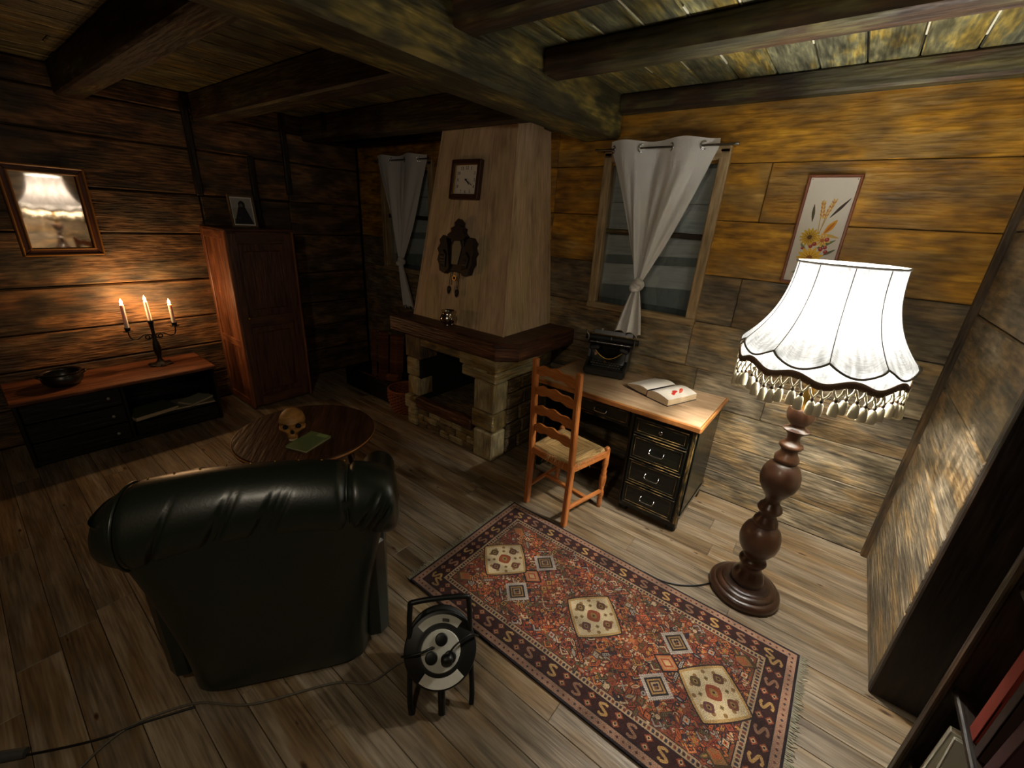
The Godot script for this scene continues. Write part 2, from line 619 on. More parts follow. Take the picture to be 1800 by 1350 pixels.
	M.cloth = cmat(C(232, 231, 228), 0.9)
	M.cloth.backlight_enabled = true
	M.cloth.backlight = Color(0.5, 0.5, 0.48)
	var weave := nbytes(401, 0.2, 2, 256, 256, 256, 256)
	var wi := Image.create_from_data(256, 256, false, Image.FORMAT_L8, weave)
	wi.convert(Image.FORMAT_RGBA8)
	wi.bump_map_to_normal_map(1.0)
	M.cloth_bump = ImageTexture.create_from_image(wi)
	M.cloth.normal_enabled = true
	M.cloth.normal_texture = M.cloth_bump
	M.cloth.uv1_scale = Vector3(4, 4, 1)
	M.steel = cmat(C(186, 188, 190), 0.22, 1.0)
	M.iron = cmat(C(14, 13, 13), 0.45, 0.0)
	M.brass = cmat(C(206, 164, 76), 0.28, 1.0)
	M.black = cmat(C(12, 12, 12), 0.35)
	M.soot = cmat(C(26, 25, 20), 0.95)
	M.glass = cmat(Color(0.8, 0.9, 0.9, 0.08), 0.03)
	M.glass.transparency = BaseMaterial3D.TRANSPARENCY_ALPHA
	M.paper = cmat(C(222, 214, 196), 0.85)
	M.pages = grain(381, [[0.0, C(150, 124, 92)], [0.5, C(196, 172, 136)], [1.0, C(222, 204, 172)]], [[0.0, C(150, 124, 92)], [1.0, C(222, 204, 172)]], [0.2, 1.6, 0.2, 0.1], 0.5, 256, 128, 0.9, 1.0, Vector2(0.3, 0.02))
	M.plank_gap = cmat(C(9, 7, 5), 0.95)


# boards laid in rows on a plane: origin, U along the board, V across, N out of the plane
func boards(under: Node3D, called: String, o: Vector3, U: Vector3, V: Vector3, N: Vector3, seams: Array, joints: Callable, mats: Callable, th := 0.022, gap := 0.004, bev := 0.006, jit := 0.003) -> void:
	var bs := Basis(U, V, N)
	for i in seams.size() - 1:
		var v0: float = seams[i]
		var v1: float = seams[i + 1]
		for seg: Vector2 in joints.call(i):
			var L := seg.y - seg.x
			var j := rng.randf() * jit
			var st := mb().box(Vector3.ZERO, Vector3(L - gap * 0.6, v1 - v0 - gap, th), bev, Basis(), Vector2(rng.randf() * 7.0, rng.randf() * 7.0), 0)
			var p := part(under, called, st, mats.call(i))
			p.transform = Transform3D(bs, o + U * (seg.x + L / 2) + V * (v0 + v1) / 2 + N * (j - th / 2))


func cuts(a: float, b: float, at: Array) -> Array:
	var r := []
	var last := a
	for x: float in at:
		if x > last + 0.05 and x < b - 0.05:
			r.append(Vector2(last, x))
			last = x
	r.append(Vector2(last, b))
	return r


func build_shell() -> void:
	# floor: boards run along the back wall
	var fl := setting("floor", "worn tan floorboards running parallel to the fireplace wall")
	var sub := part(fl, "subfloor", mb().box(Vector3((XL + 1.0) / 2, -0.08, ZB / 2), Vector3(1.2 - XL, 0.1, ZB + 0.2), 0.0), M.plank_gap)
	var seams := []
	var z := 0.0
	while z < ZB - 0.05:
		seams.append(z)
		z += rng.randf_range(0.125, 0.15)
	seams.append(ZB)
	var fmats := [M.floor, tinted(M.floor, Color(0.94, 0.93, 0.92)), tinted(M.floor, Color(1.0, 0.98, 0.95)), tinted(M.floor, Color(0.88, 0.87, 0.86))]
	boards(fl, "floorboard", Vector3(XL, 0, 0), Vector3(1, 0, 0), Vector3(0, 0, 1), Vector3(0, 1, 0), seams,
		func(i): return cuts(0.0, 0.62 - XL, [rng.randf_range(0.6, 1.6), rng.randf_range(2.2, 3.2), rng.randf_range(3.9, 5.0)]),
		func(i): return fmats[rng.randi() % 4], 0.024, 0.0018, 0.0015, 0.0)
	# ceiling: boards run towards the viewer, joists across, one main beam
	var ce := setting("ceiling", "painted plank ceiling with joists and one heavy main beam")
	part(ce, "deck", mb().box(Vector3((XL + 1.0) / 2, CEIL + 0.08, ZB / 2), Vector3(1.2 - XL, 0.1, ZB + 0.4), 0.0), M.plank_gap)
	seams = []
	z = 0.09
	while z < 5.7:
		seams.append(z)
		z += 0.19
	var cmats := [M.ceiling, tinted(M.ceiling, Color(0.86, 0.86, 0.84)), tinted(M.ceiling, Color(1, 0.98, 0.92))]
	boards(ce, "ceiling_board", Vector3(XL - 0.1, CEIL, 0), Vector3(0, 0, 1), Vector3(1, 0, 0), Vector3(0, -1, 0), seams,
		func(i): return cuts(-0.05, ZB + 0.05, [rng.randf_range(1.7, 3.4)]), func(i): return cmats[rng.randi() % 3], 0.022, 0.006, 0.006)
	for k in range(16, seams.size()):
		# pale strips paint lamplit edges into the seams between the right-hand boards
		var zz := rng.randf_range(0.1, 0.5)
		part(ce, "painted_lit_edge", mb().box(Vector3(XL - 0.1 + seams[k], CEIL + 0.004, zz + 0.45), Vector3(0.0065, 0.008, rng.randf_range(0.5, 1.1)), 0.0), cmat(C(206, 202, 180), 0.7))
	part(ce, "main_beam", mb().box(Vector3(-2.155, 2.49, ZB / 2), Vector3(0.29, 0.28, ZB), 0.018, Basis(), Vector2(1.3, 0.4)), M.beam)
	for q: Array in [[0.045, 0.09, 2.49, 0], [0.9, 0.13, 2.485, 0], [1.535, 0.13, 2.485, 0], [2.3, 0.13, 2.485, 0], [3.1, 0.13, 2.485, 0], [3.9, 0.13, 2.485, 0],
		[0.06, 0.12, 2.43, 1], [0.54, 0.15, 2.395, 1], [1.45, 0.15, 2.4, 1], [2.24, 0.15, 2.41, 1], [3.1, 0.15, 2.4, 1], [3.9, 0.15, 2.4, 1]]:
		var x0 := -2.01 if q[3] == 0 else XL
		var x1 := 0.6 if q[3] == 0 else -2.3
		part(ce, "joist", mb().box(Vector3((x0 + x1) / 2, (q[2] + CEIL) / 2, q[0]), Vector3(x1 - x0, CEIL - q[2], q[1]), 0.012, Basis(), Vector2(rng.randf() * 5, rng.randf() * 5)), M.joist)
	# back wall with two window openings
	var wb := setting("wall_back", "ochre and grey-brown plank wall behind the desk and fireplace")
	part(wb, "backing", mb().box(Vector3((XL + 0.6) / 2, 1.3, -0.16), Vector3(1.2 - XL, 2.8, 0.08), 0.0), M.plank_gap)
	var rows := [0.0, 0.2, 0.42, 0.66, 0.91, 1.23, 1.54, 1.87, 2.19, 2.5, 2.6]
	var W0 := [-4.64, -3.92]
	var W1 := [-2.06, -1.32]
	var join := {0: [3.1], 1: [4.1], 2: [3.4], 3: [3.9, 4.35], 4: [3.81, 4.6], 5: [3.79, 4.04], 6: [], 7: [4.05], 8: [2.6], 9: [3.0]}
	var ups := [M.wall_up, tinted(M.wall_up, Color(0.92, 0.9, 0.86))]
	var lows := [M.wall_low, tinted(M.wall_low, Color(0.86, 0.85, 0.84)), tinted(M.wall_low, Color(1, 0.96, 0.9))]
	boards(wb, "plank", Vector3(XL, 0, 0), Vector3(1, 0, 0), Vector3(0, 1, 0), Vector3(0, 0, 1), rows,
		func(i):
			var r := []
			if i >= 5 and i <= 7:
				r.append(Vector2(0.0, W0[0] - XL))
				r.append_array(cuts(W0[1] - XL, W1[0] - XL, [2.6]))
				r.append_array(cuts(W1[1] - XL, -XL, join[i]))
			else:
				r.append_array(cuts(0.0, -XL, [1.1 + 0.17 * i] + join[i]))
			return r,
		func(i): return ups[rng.randi() % 2] if i >= 6 else lows[rng.randi() % 3], 0.03, 0.0035, 0.004, 0.003)
	# left wall
	var wl := setting("wall_left", "dark brown plank wall behind the candles and the wardrobe")
	part(wl, "backing", mb().box(Vector3(XL - 0.08, 1.3, ZB / 2), Vector3(0.1, 2.8, ZB + 0.4), 0.0), M.plank_gap)
	var lm := [M.wall_left, tinted(M.wall_left, Color(0.84, 0.82, 0.8)), tinted(M.wall_left, Color(1, 0.95, 0.9))]
	boards(wl, "plank", Vector3(XL, 0, 0), Vector3(0, 0, 1), Vector3(0, 1, 0), Vector3(1, 0, 0), [0.0, 0.28, 0.56, 0.82, 1.15, 1.53, 1.84, 2.19, 2.45, 2.6],
		func(i): return cuts(0.02, ZB, [0.8 if i % 2 == 0 else 0.81, 1.57 if i > 3 else 1.3, 3.3 + 0.1 * i]), func(i): return lm[rng.randi() % 3], 0.03, 0.007, 0.01, 0.008)
	for q: Array in [[1.57, 1.84, 2.55], [0.8, 1.9, 2.6], [1.12, 1.2, 2.2]]:
		part(wl, "batten", mb().box(Vector3(XL + 0.02, (q[1] + q[2]) / 2, q[0]), Vector3(0.04, q[2] - q[1], 0.05), 0.008, Basis(), Vector2(q[0], q[1])), M.dark_wood)
	# right wall stub, then the recess that holds the bookcase
	var wr := setting("wall_right", "pale brown plank wall beside the floor lamp")
	part(wr, "backing", mb().box(Vector3(0.1, 1.3, 0.5), Vector3(0.14, 2.8, 1.04), 0.0), M.plank_gap)
	boards(wr, "plank", Vector3(0, 0, 0), Vector3(0, 0, 1), Vector3(0, 1, 0), Vector3(-1, 0, 0), [0.0, 0.42, 0.8, 1.12, 1.5, 1.88, 2.2, 2.6],
		func(i): return [Vector2(0.0, 1.03)], func(i): return lows[1], 0.03, 0.005, 0.006, 0.003)
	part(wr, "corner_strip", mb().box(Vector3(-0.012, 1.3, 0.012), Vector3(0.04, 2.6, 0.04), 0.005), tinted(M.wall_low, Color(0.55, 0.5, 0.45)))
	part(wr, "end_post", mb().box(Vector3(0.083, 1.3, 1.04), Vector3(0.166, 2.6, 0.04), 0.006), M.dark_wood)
	var we := setting("wall_recess", "dark plank recess beyond the end of the right wall")
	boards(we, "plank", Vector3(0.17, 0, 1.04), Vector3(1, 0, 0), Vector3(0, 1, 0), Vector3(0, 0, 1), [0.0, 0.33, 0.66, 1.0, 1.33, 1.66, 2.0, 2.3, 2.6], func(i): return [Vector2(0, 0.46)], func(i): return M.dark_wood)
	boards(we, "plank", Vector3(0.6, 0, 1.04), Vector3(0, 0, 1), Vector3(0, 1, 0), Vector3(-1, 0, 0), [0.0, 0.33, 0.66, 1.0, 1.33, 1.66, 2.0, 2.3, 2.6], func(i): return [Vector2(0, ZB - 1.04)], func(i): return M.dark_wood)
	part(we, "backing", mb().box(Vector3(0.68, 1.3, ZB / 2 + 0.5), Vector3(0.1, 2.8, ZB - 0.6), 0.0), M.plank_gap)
	var wf := setting("wall_front", "plank wall behind the viewer")
	part(wf, "backing", mb().box(Vector3((XL + 0.6) / 2, 1.3, ZB + 0.08), Vector3(1.4 - XL, 2.8, 0.1), 0.0), M.plank_gap)
	boards(wf, "plank", Vector3(0.62, 0, ZB), Vector3(-1, 0, 0), Vector3(0, 1, 0), Vector3(0, 0, -1), [0.0, 0.33, 0.66, 1.0, 1.33, 1.66, 2.0, 2.3, 2.6], func(i): return cuts(0.0, 0.62 - XL, [2.2 + 0.2 * i]), func(i): return lm[rng.randi() % 3])


func build_windows() -> void:
	for k in 2:
		var x0: float = [-2.06, -4.64][k]
		var x1: float = [-1.32, -3.92][k]
		var y0 := 1.23
		var y1 := 2.19
		var w := setting("window_%d" % (k + 1), ["boarded-up window with a weathered frame above the desk", "boarded-up window half hidden beside the chimney hood"][k])
		var xm := (x0 + x1) / 2
		for s: float in [-1.0, 1.0]:
			part(w, "stile", mb().box(Vector3(xm + s * ((x1 - x0) / 2 + 0.008), (y0 + y1) / 2 + 0.03, 0.008), Vector3(0.062, y1 - y0 + 0.1, 0.05), 0.006, Basis(Vector3(0, 0, 1), -0.006 * s), Vector2(k, s)), M.window_wood)
			part(w, "jamb", mb().box(Vector3(xm + s * ((x1 - x0) / 2 - 0.006), (y0 + y1) / 2, -0.07), Vector3(0.012, y1 - y0, 0.1), 0.0), M.window_wood)
		part(w, "sill", mb().box(Vector3(xm, y0 - 0.005, 0.012), Vector3(x1 - x0 + 0.08, 0.045, 0.06), 0.006, Basis(), Vector2(2, k)), M.window_wood)
		part(w, "head", mb().box(Vector3(xm, y1 + 0.06, 0.008), Vector3(x1 - x0 + 0.08, 0.08, 0.05), 0.006, Basis(), Vector2(3, k)), M.window_wood)
		part(w, "glazing_bar", mb().box(Vector3(xm, 1.765, -0.03), Vector3(x1 - x0, 0.035, 0.028), 0.004, Basis(), Vector2(1, k)), M.joist)
		for s: float in [-1.0, 1.0]:
			part(w, "pane", mb().box(Vector3(xm, 1.765 + s * 0.25, -0.034), Vector3(x1 - x0 - 0.012, 0.46, 0.004), 0.0), M.glass)
		part(w, "rear_board", mb().box(Vector3(xm, 1.71, -0.108), Vector3(x1 - x0 + 0.1, 1.05, 0.016), 0.0, Basis(), Vector2(0.3, k)), tinted(M.grey_board, Color(0.5, 0.53, 0.54)))
		# boards nailed across outside the glass, a little askew
		for q: Array in [[1.475, 0.155, 0.06], [1.685, 0.14, 0.05], [1.86, 0.2, 0.0], [2.07, 0.21, 0.0]]:
			part(w, "board", mb().box(Vector3(xm, q[0], -0.085), Vector3(x1 - x0 + 0.1, q[1], 0.018), 0.003, Basis(Vector3(0, 0, 1), q[2]), Vector2(q[0] * 3, k)), M.grey_board)
		# rod
		var rod := thing("curtain_rod", ["thin steel curtain rod over the window above the desk", "thin steel curtain rod over the window left of the chimney"][k], "curtain rod", Vector3(xm, 2.28, 0.08), 0, "curtain rods")
		var half: float = [0.44, 0.41][k]
		part(rod, "bar", mb().cyl(Vector3(-half, 0, 0), Vector3(half, 0, 0), 0.007, 0.007, 10), M.steel)
		for s: float in [-1.0, 1.0]:
			part(rod, "end_cap", mb().cyl(Vector3(s * half, 0, 0), Vector3(s * (half + 0.02), 0, 0), 0.01, 0.008, 10), M.steel)
			part(rod, "bracket", mb().cyl(Vector3(s * (half - 0.02), 0, 0), Vector3(s * (half - 0.02), 0, -0.085), 0.006, 0.008, 8), M.steel)
		curtain(k, xm)


func curtain(k: int, xm: float) -> void:
	var o := thing("curtain", ["sheer white eyelet curtain tied in a knot above the desk", "sheer white eyelet curtain tied in a knot left of the chimney"][k], "curtain", Vector3(xm, 2.28, 0.08), 0, "knotted curtains")
	var half: float = [0.345, 0.37][k]
	var kx: float = [0.0, -0.01][k]
	var ky: float = [-0.82, -0.92][k]
	var P: Array = []
	var cols := 121
	var rows := 46
	for i in rows:
		var t := float(i) / (rows - 1)
		var row := PackedVector3Array()
		var y := lerpf(0.045, ky, t)
		var narrow := pow(clampf((t - 0.05) / 0.95, 0, 1), 0.92)
		for j in cols:
			var s := float(j) / (cols - 1) * 2 - 1
			var sag := 0.03 * s * s * sin(t * PI) * (1.0 if s > 0 else -0.5)
			var x := lerpf(s * half, kx + s * 0.028, narrow) + sag * s
			var ph := PI * (s + 0.93) / 0.565
			var amp := lerpf(0.022, 0.02, t)
			var zz := sin(ph) * amp + sin(ph * 2.3 + t * 5.0 + k) * 0.008 * sin(t * PI) + sin(s * 23.0 + 2.0 * t) * 0.004 * sin(t * PI)
			zz += lerpf(0, 0.02, t)
			var yy := y + 0.008 * sin(ph + 0.6) * (1 - t) - 0.03 * (1 - s * s) * t * (1 - t)
			row.append(Vector3(x, yy, zz))
		P.append(row)
	part(o, "drape", mb().grid(P, false, 1, 1, 1, Vector2.ZERO, true), M.cloth)
	# knot
	var kp := PackedVector3Array()
	for i in 40:
		var a := TAU * i / 40
		kp.append(Vector3(kx + cos(a) * 0.022, ky - 0.035 + sin(a) * 0.022 + cos(a) * 0.012, 0.025 + sin(a * 2) * 0.018))
	var kn := mb().sweep(kp, [0.026], 12, true)
	kn.blob(Vector3(kx, ky - 0.035, 0.03), Vector3(0.034, 0.042, 0.03), 1, 1, 16, 10)
	part(o, "knot", kn, M.cloth)
	# tail below the knot
	P = []
	var lean: float = [-0.02, 0.12][k]
	var len: float = [0.36, 0.47][k]
	for i in 24:
		var t := float(i) / 23
		var row := PackedVector3Array()
		for j in 61:
			var s := float(j) / 60 * 2 - 1
			var w := lerpf(0.025, [0.115, 0.09][k], pow(t, 0.8))
			var edge: float = 0.05 * absf(sin(s * 4.2 + 0.7)) * t
			row.append(Vector3(kx + lean * t + s * w, ky - 0.06 - len * t + edge, 0.025 + sin(s * PI * 2.6 + 0.5) * lerpf(0.012, 0.034, t) + 0.006 * sin(s * 19.0)))
		P.append(row)
	part(o, "tail", mb().grid(P, false, 1, 1, 1, Vector2.ZERO, true), M.cloth)
	for i in 4:
		var s := -0.93 + i * 0.565
		var bs := Basis(Vector3(0, 1, 0), 0.75 * (-1.0 if i % 2 == 0 else 1.0)) * Basis(Vector3(1, 0, 0), PI / 2)
		part(o, "eyelet", mb().torus(Vector3(s * half, 0.0, 0.0), 0.021, 0.0055, bs, 20, 6), M.steel)


func omni(under: Node3D, called: String, at: Vector3, c: Color, e: float, size: float) -> void:
	var l := OmniLight3D.new()
	l.name = called
	under.add_child(l, true)
	l.position = at
	l.light_color = c
	l.light_energy = e
	l.light_size = size
	l.omni_range = 12.0
	l.omni_attenuation = 2.0
	l.shadow_enabled = true


func shade_r(y: float) -> float:
	# radius of the flared shade, y = height above the floor
	var t := clampf((1.71 - y) / 0.345, 0, 1.01)
	return 0.183 + 0.012 * t + 0.12 * pow(t, 2.6)


func build_lamp(at: Vector3) -> void:
	var o := thing("floor_lamp", "turned wooden floor lamp with white flared shade and tasselled fringe", "floor lamp", at)
	part(o, "base", mb().lathe([Vector2(0, 0), Vector2(0.16, 0), Vector2(0.168, 0.004), Vector2(0.172, 0.018), Vector2(0.17, 0.034), Vector2(0.162, 0.046), Vector2(0.15, 0.05), Vector2(0.146, 0.05), Vector2(0.146, 0.05), Vector2(0.142, 0.058), Vector2(0.13, 0.066), Vector2(0.118, 0.068), Vector2(0.118, 0.068), Vector2(0.112, 0.075), Vector2(0.09, 0.08), Vector2(0.0, 0.08)], 64, Transform3D(), 3, 1), M.lamp_wood)
	var prof := [[0.0, 0.08], [0.078, 0.08], [0.08, 0.095], [0.074, 0.125], [0.058, 0.15], [0.052, 0.165], [0.05, 0.185], [0.062, 0.2], [0.066, 0.212], [0.06, 0.226], [0.048, 0.238], [0.052, 0.255], [0.07, 0.275], [0.086, 0.305], [0.094, 0.345], [0.09, 0.385], [0.078, 0.418], [0.06, 0.438], [0.052, 0.446], [0.052, 0.446], [0.058, 0.452], [0.054, 0.472], [0.04, 0.496], [0.036, 0.508], [0.05, 0.524], [0.056, 0.538], [0.05, 0.556], [0.036, 0.572], [0.032, 0.59], [0.04, 0.612], [0.06, 0.64], [0.078, 0.672], [0.086, 0.71], [0.082, 0.748], [0.068, 0.782], [0.05, 0.8], [0.046, 0.806], [0.046, 0.806], [0.052, 0.815], [0.052, 0.832], [0.04, 0.85], [0.034, 0.868], [0.034, 0.878], [0.046, 0.884], [0.051, 0.894], [0.046, 0.906], [0.032, 0.914], [0.026, 0.93], [0.028, 0.95], [0.044, 0.968], [0.054, 0.974], [0.054, 0.979], [0.054, 0.979], [0.036, 0.986], [0.028, 1.0], [0.04, 1.012], [0.052, 1.03], [0.058, 1.055], [0.056, 1.08], [0.052, 1.088], [0.052, 1.088], [0.0, 1.088]]
	var pv := []
	for p: Array in prof:
		pv.append(Vector2(p[0], p[1]))
	part(o, "stem", mb().lathe(pv, 48, Transform3D(), 1, 1), M.lamp_wood)
	part(o, "socket", mb().lathe([Vector2(0, 1.088), Vector2(0.02, 1.088), Vector2(0.02, 1.34), Vector2(0.026, 1.35), Vector2(0.024, 1.41), Vector2(0, 1.41)], 16), M.brass)
	var bulb_mat := cmat(C(255, 252, 246), 0.4)
	bulb_mat.emission_enabled = true
	bulb_mat.emission = Color(1.0, 0.97, 0.92)
	bulb_mat.emission_energy_multiplier = 4.0
	part(o, "bulb", mb().lathe([Vector2(0, 1.41), Vector2(0.014, 1.41), Vector2(0.016, 1.43), Vector2(0.028, 1.455), Vector2(0.034, 1.485), Vector2(0.03, 1.515), Vector2(0.016, 1.53), Vector2(0, 1.534)], 20), bulb_mat)
	omni(o, "bulb_light", Vector3(0, 1.485, 0), Color(1.0, 0.975, 0.93), LAMP_ENERGY, 0.03)
	# fabric shade: ten gores with a slubbed weave
	var fab := StandardMaterial3D.new()
	var W := 256
	var H := 512
	var a := nbytes(501, 0.05, 4, 256, 64, W, H)
	var b := nbytes(503, 0.14, 2, 64, 512, W, H)
	var out := PackedByteArray()
	out.resize(W * H * 3)
	for i in W * H:
		var g := 214 + int((a[i] - 127) * 0.3 + (b[i] - 127) * 0.22)
		out[i * 3] = clampi(g - 3, 0, 255)
		out[i * 3 + 1] = clampi(g, 0, 255)
		out[i * 3 + 2] = clampi(g + 1, 0, 255)
	fab.albedo_texture = ImageTexture.create_from_image(Image.create_from_data(W, H, false, Image.FORMAT_RGB8, out))
	fab.roughness = 0.85
	fab.backlight_enabled = true
	fab.backlight = Color(0.4, 0.4, 0.405)
	fab.uv1_scale = Vector3(1, 1, 1)
	var trim := cmat(C(112, 106, 92), 0.8)
	var braid := cmat(C(96, 72, 48), 0.85)
	var G := 10
	var sh := part(o, "lamp_shade", shade_band(G), fab)
	for g in G:
		var P: Array = []
		for i in 30:
			var t := float(i) / 29
			var row := PackedVector3Array()
			for j in 13:
				var u := float(j) / 12
				var ylow := 1.374 - 0.042 * sin(u * PI)
				var y := lerpf(1.71, ylow, t)
				# each gore is a little flatter than the circle it is cut from
				var r := shade_r(y) * (1.0 - 0.02 * sin(u * PI))
				var an := TAU * (g + u) / G + 0.2
				row.append(Vector3(cos(an) * r, y, sin(an) * r))
			P.append(row)
		part(sh, "shade_panel", mb().grid(P, false, 1, 0.5, 1.0, Vector2(rng.randf(), rng.randf())), fab)
		var sp := PackedVector3Array()
		for i in 20:
			var y := lerpf(1.71, 1.374, i / 19.0)
			var an := TAU * g / G + 0.2
			sp.append(Vector3(cos(an), 0, sin(an)) * (shade_r(y) + 0.001) + Vector3(0, y, 0))
		part(sh, "seam", mb().sweep(sp, [0.0016], 5), trim)
		var cp := PackedVector3Array()
		for j in 17:
			var u := j / 16.0
			var y := 1.374 - 0.042 * sin(u * PI)
			var an := TAU * (g + u) / G + 0.2
			var r := shade_r(y) * (1.0 - 0.02 * sin(u * PI)) + 0.002
			cp.append(Vector3(cos(an) * r, y, sin(an) * r))
		part(sh, "scalloped_piping", mb().sweep(cp, [0.0042], 6), trim)
	part(sh, "top_ring", mb().torus(Vector3(0, 1.712, 0), 0.184, 0.005, Basis(), 60, 6), cmat(C(226, 226, 222), 0.8))
	part(sh, "carrier_spokes", mb().cyl(Vector3(-0.18, 1.7, 0), Vector3(0.18, 1.7, 0), 0.002, 0.002, 6).cyl(Vector3(0, 1.7, -0.18), Vector3(0, 1.7, 0.18), 0.002, 0.002, 6).cyl(Vector3(0, 1.54, 0), Vector3(0, 1.7, 0), 0.003, 0.003, 6), M.brass)
	# braid along the wavy hem
	var P2: Array = []
	for k in 5:
		var row := PackedVector3Array()
		for j in 200:
			var an := TAU * j / 200.0
			var y: float = hem(an, G) + [0.014, 0.015, 0.0, -0.014, -0.013][k]
			row.append(Vector3(cos(an), 0, sin(an)) * (0.305 + [0.0, 0.004, 0.006, 0.004, 0.0][k]) + Vector3(0, y, 0))
		P2.append(row)
	part(sh, "braid", mb().grid(P2, true), braid)
	# net and tassels
	var silk := cmat(C(214, 206, 182), 0.4)
	silk.backlight_enabled = true
	silk.backlight = Color(0.3, 0.29, 0.25)
	var knot := cmat(C(58, 40, 24), 0.7)
	var count := 54
	var tm := tassel_mesh(silk, knot)
	for k in count:
		var an := TAU * k / count
		var p := part(sh, "tassel", tm, null)
		p.transform = Transform3D(Basis(Vector3(0, 1, 0), -an + PI / 2) * Basis(Vector3(0, 0, 1), rng.randf_range(-0.08, 0.08)) * Basis(Vector3(1, 0, 0), rng.randf_range(-0.06, 0.12)), Vector3(cos(an) * 0.306, hem(an, G) - 0.012, sin(an) * 0.306))
	# flex from the base to the rug
	part(o, "flex", mb().sweep(smooth_path([Vector3(-0.15, 0.012, 0.08), Vector3(-0.2, 0.006, 0.14), Vector3(-0.27, 0.006, 0.2), Vector3(-0.36, 0.006, 0.24), Vector3(-0.46, 0.006, 0.245)], 5), [0.004], 6), M.black)


func hem(an: float, G: int) -> float:
	return 1.294 - 0.013 * cos((an - 0.2) * G)


func shade_band(G: int) -> MB:
	var P: Array = []
	for i in 5:
		var row := PackedVector3Array()
		for j in 200:
			var an := TAU * j / 200.0
			var u := fposmod((an - 0.2) * G / TAU, 1.0)
			var y := lerpf(1.382 - 0.042 * sin(u * PI), hem(an, G), i / 4.0)
			row.append(Vector3(cos(an), 0, sin(an)) * lerpf(0.3, 0.305, i / 4.0) + Vector3(0, y, 0))
		P.append(row)
	return mb().grid(P, true, 0, 6.0, 0.4)


func tassel_mesh(silk: Material, knot: Material) -> ArrayMesh:
	var s := mb()
	for d: float in [-1.0, 1.0]:
		s.sweep(smooth_path([Vector3(d * 0.016, 0.0, 0), Vector3(d * 0.012, -0.018, 0.004), Vector3(d * 0.003, -0.034, 0.002), Vector3(d * 0.004, -0.044, 0)], 2), [0.0035, 0.0045, 0.005, 0.004], 5)
	s.lathe([Vector2(0.004, -0.052), Vector2(0.011, -0.058), Vector2(0.0145, -0.07), Vector2(0.0168, -0.088), Vector2(0.0172, -0.106), Vector2(0.014, -0.11), Vector2(0.0, -0.104)], 9)
	var m := s.mesh(silk)
	return mb().blob(Vector3(0, -0.048, 0), Vector3(0.0075, 0.008, 0.0075), 1, 1, 8, 6).mesh(knot, m)


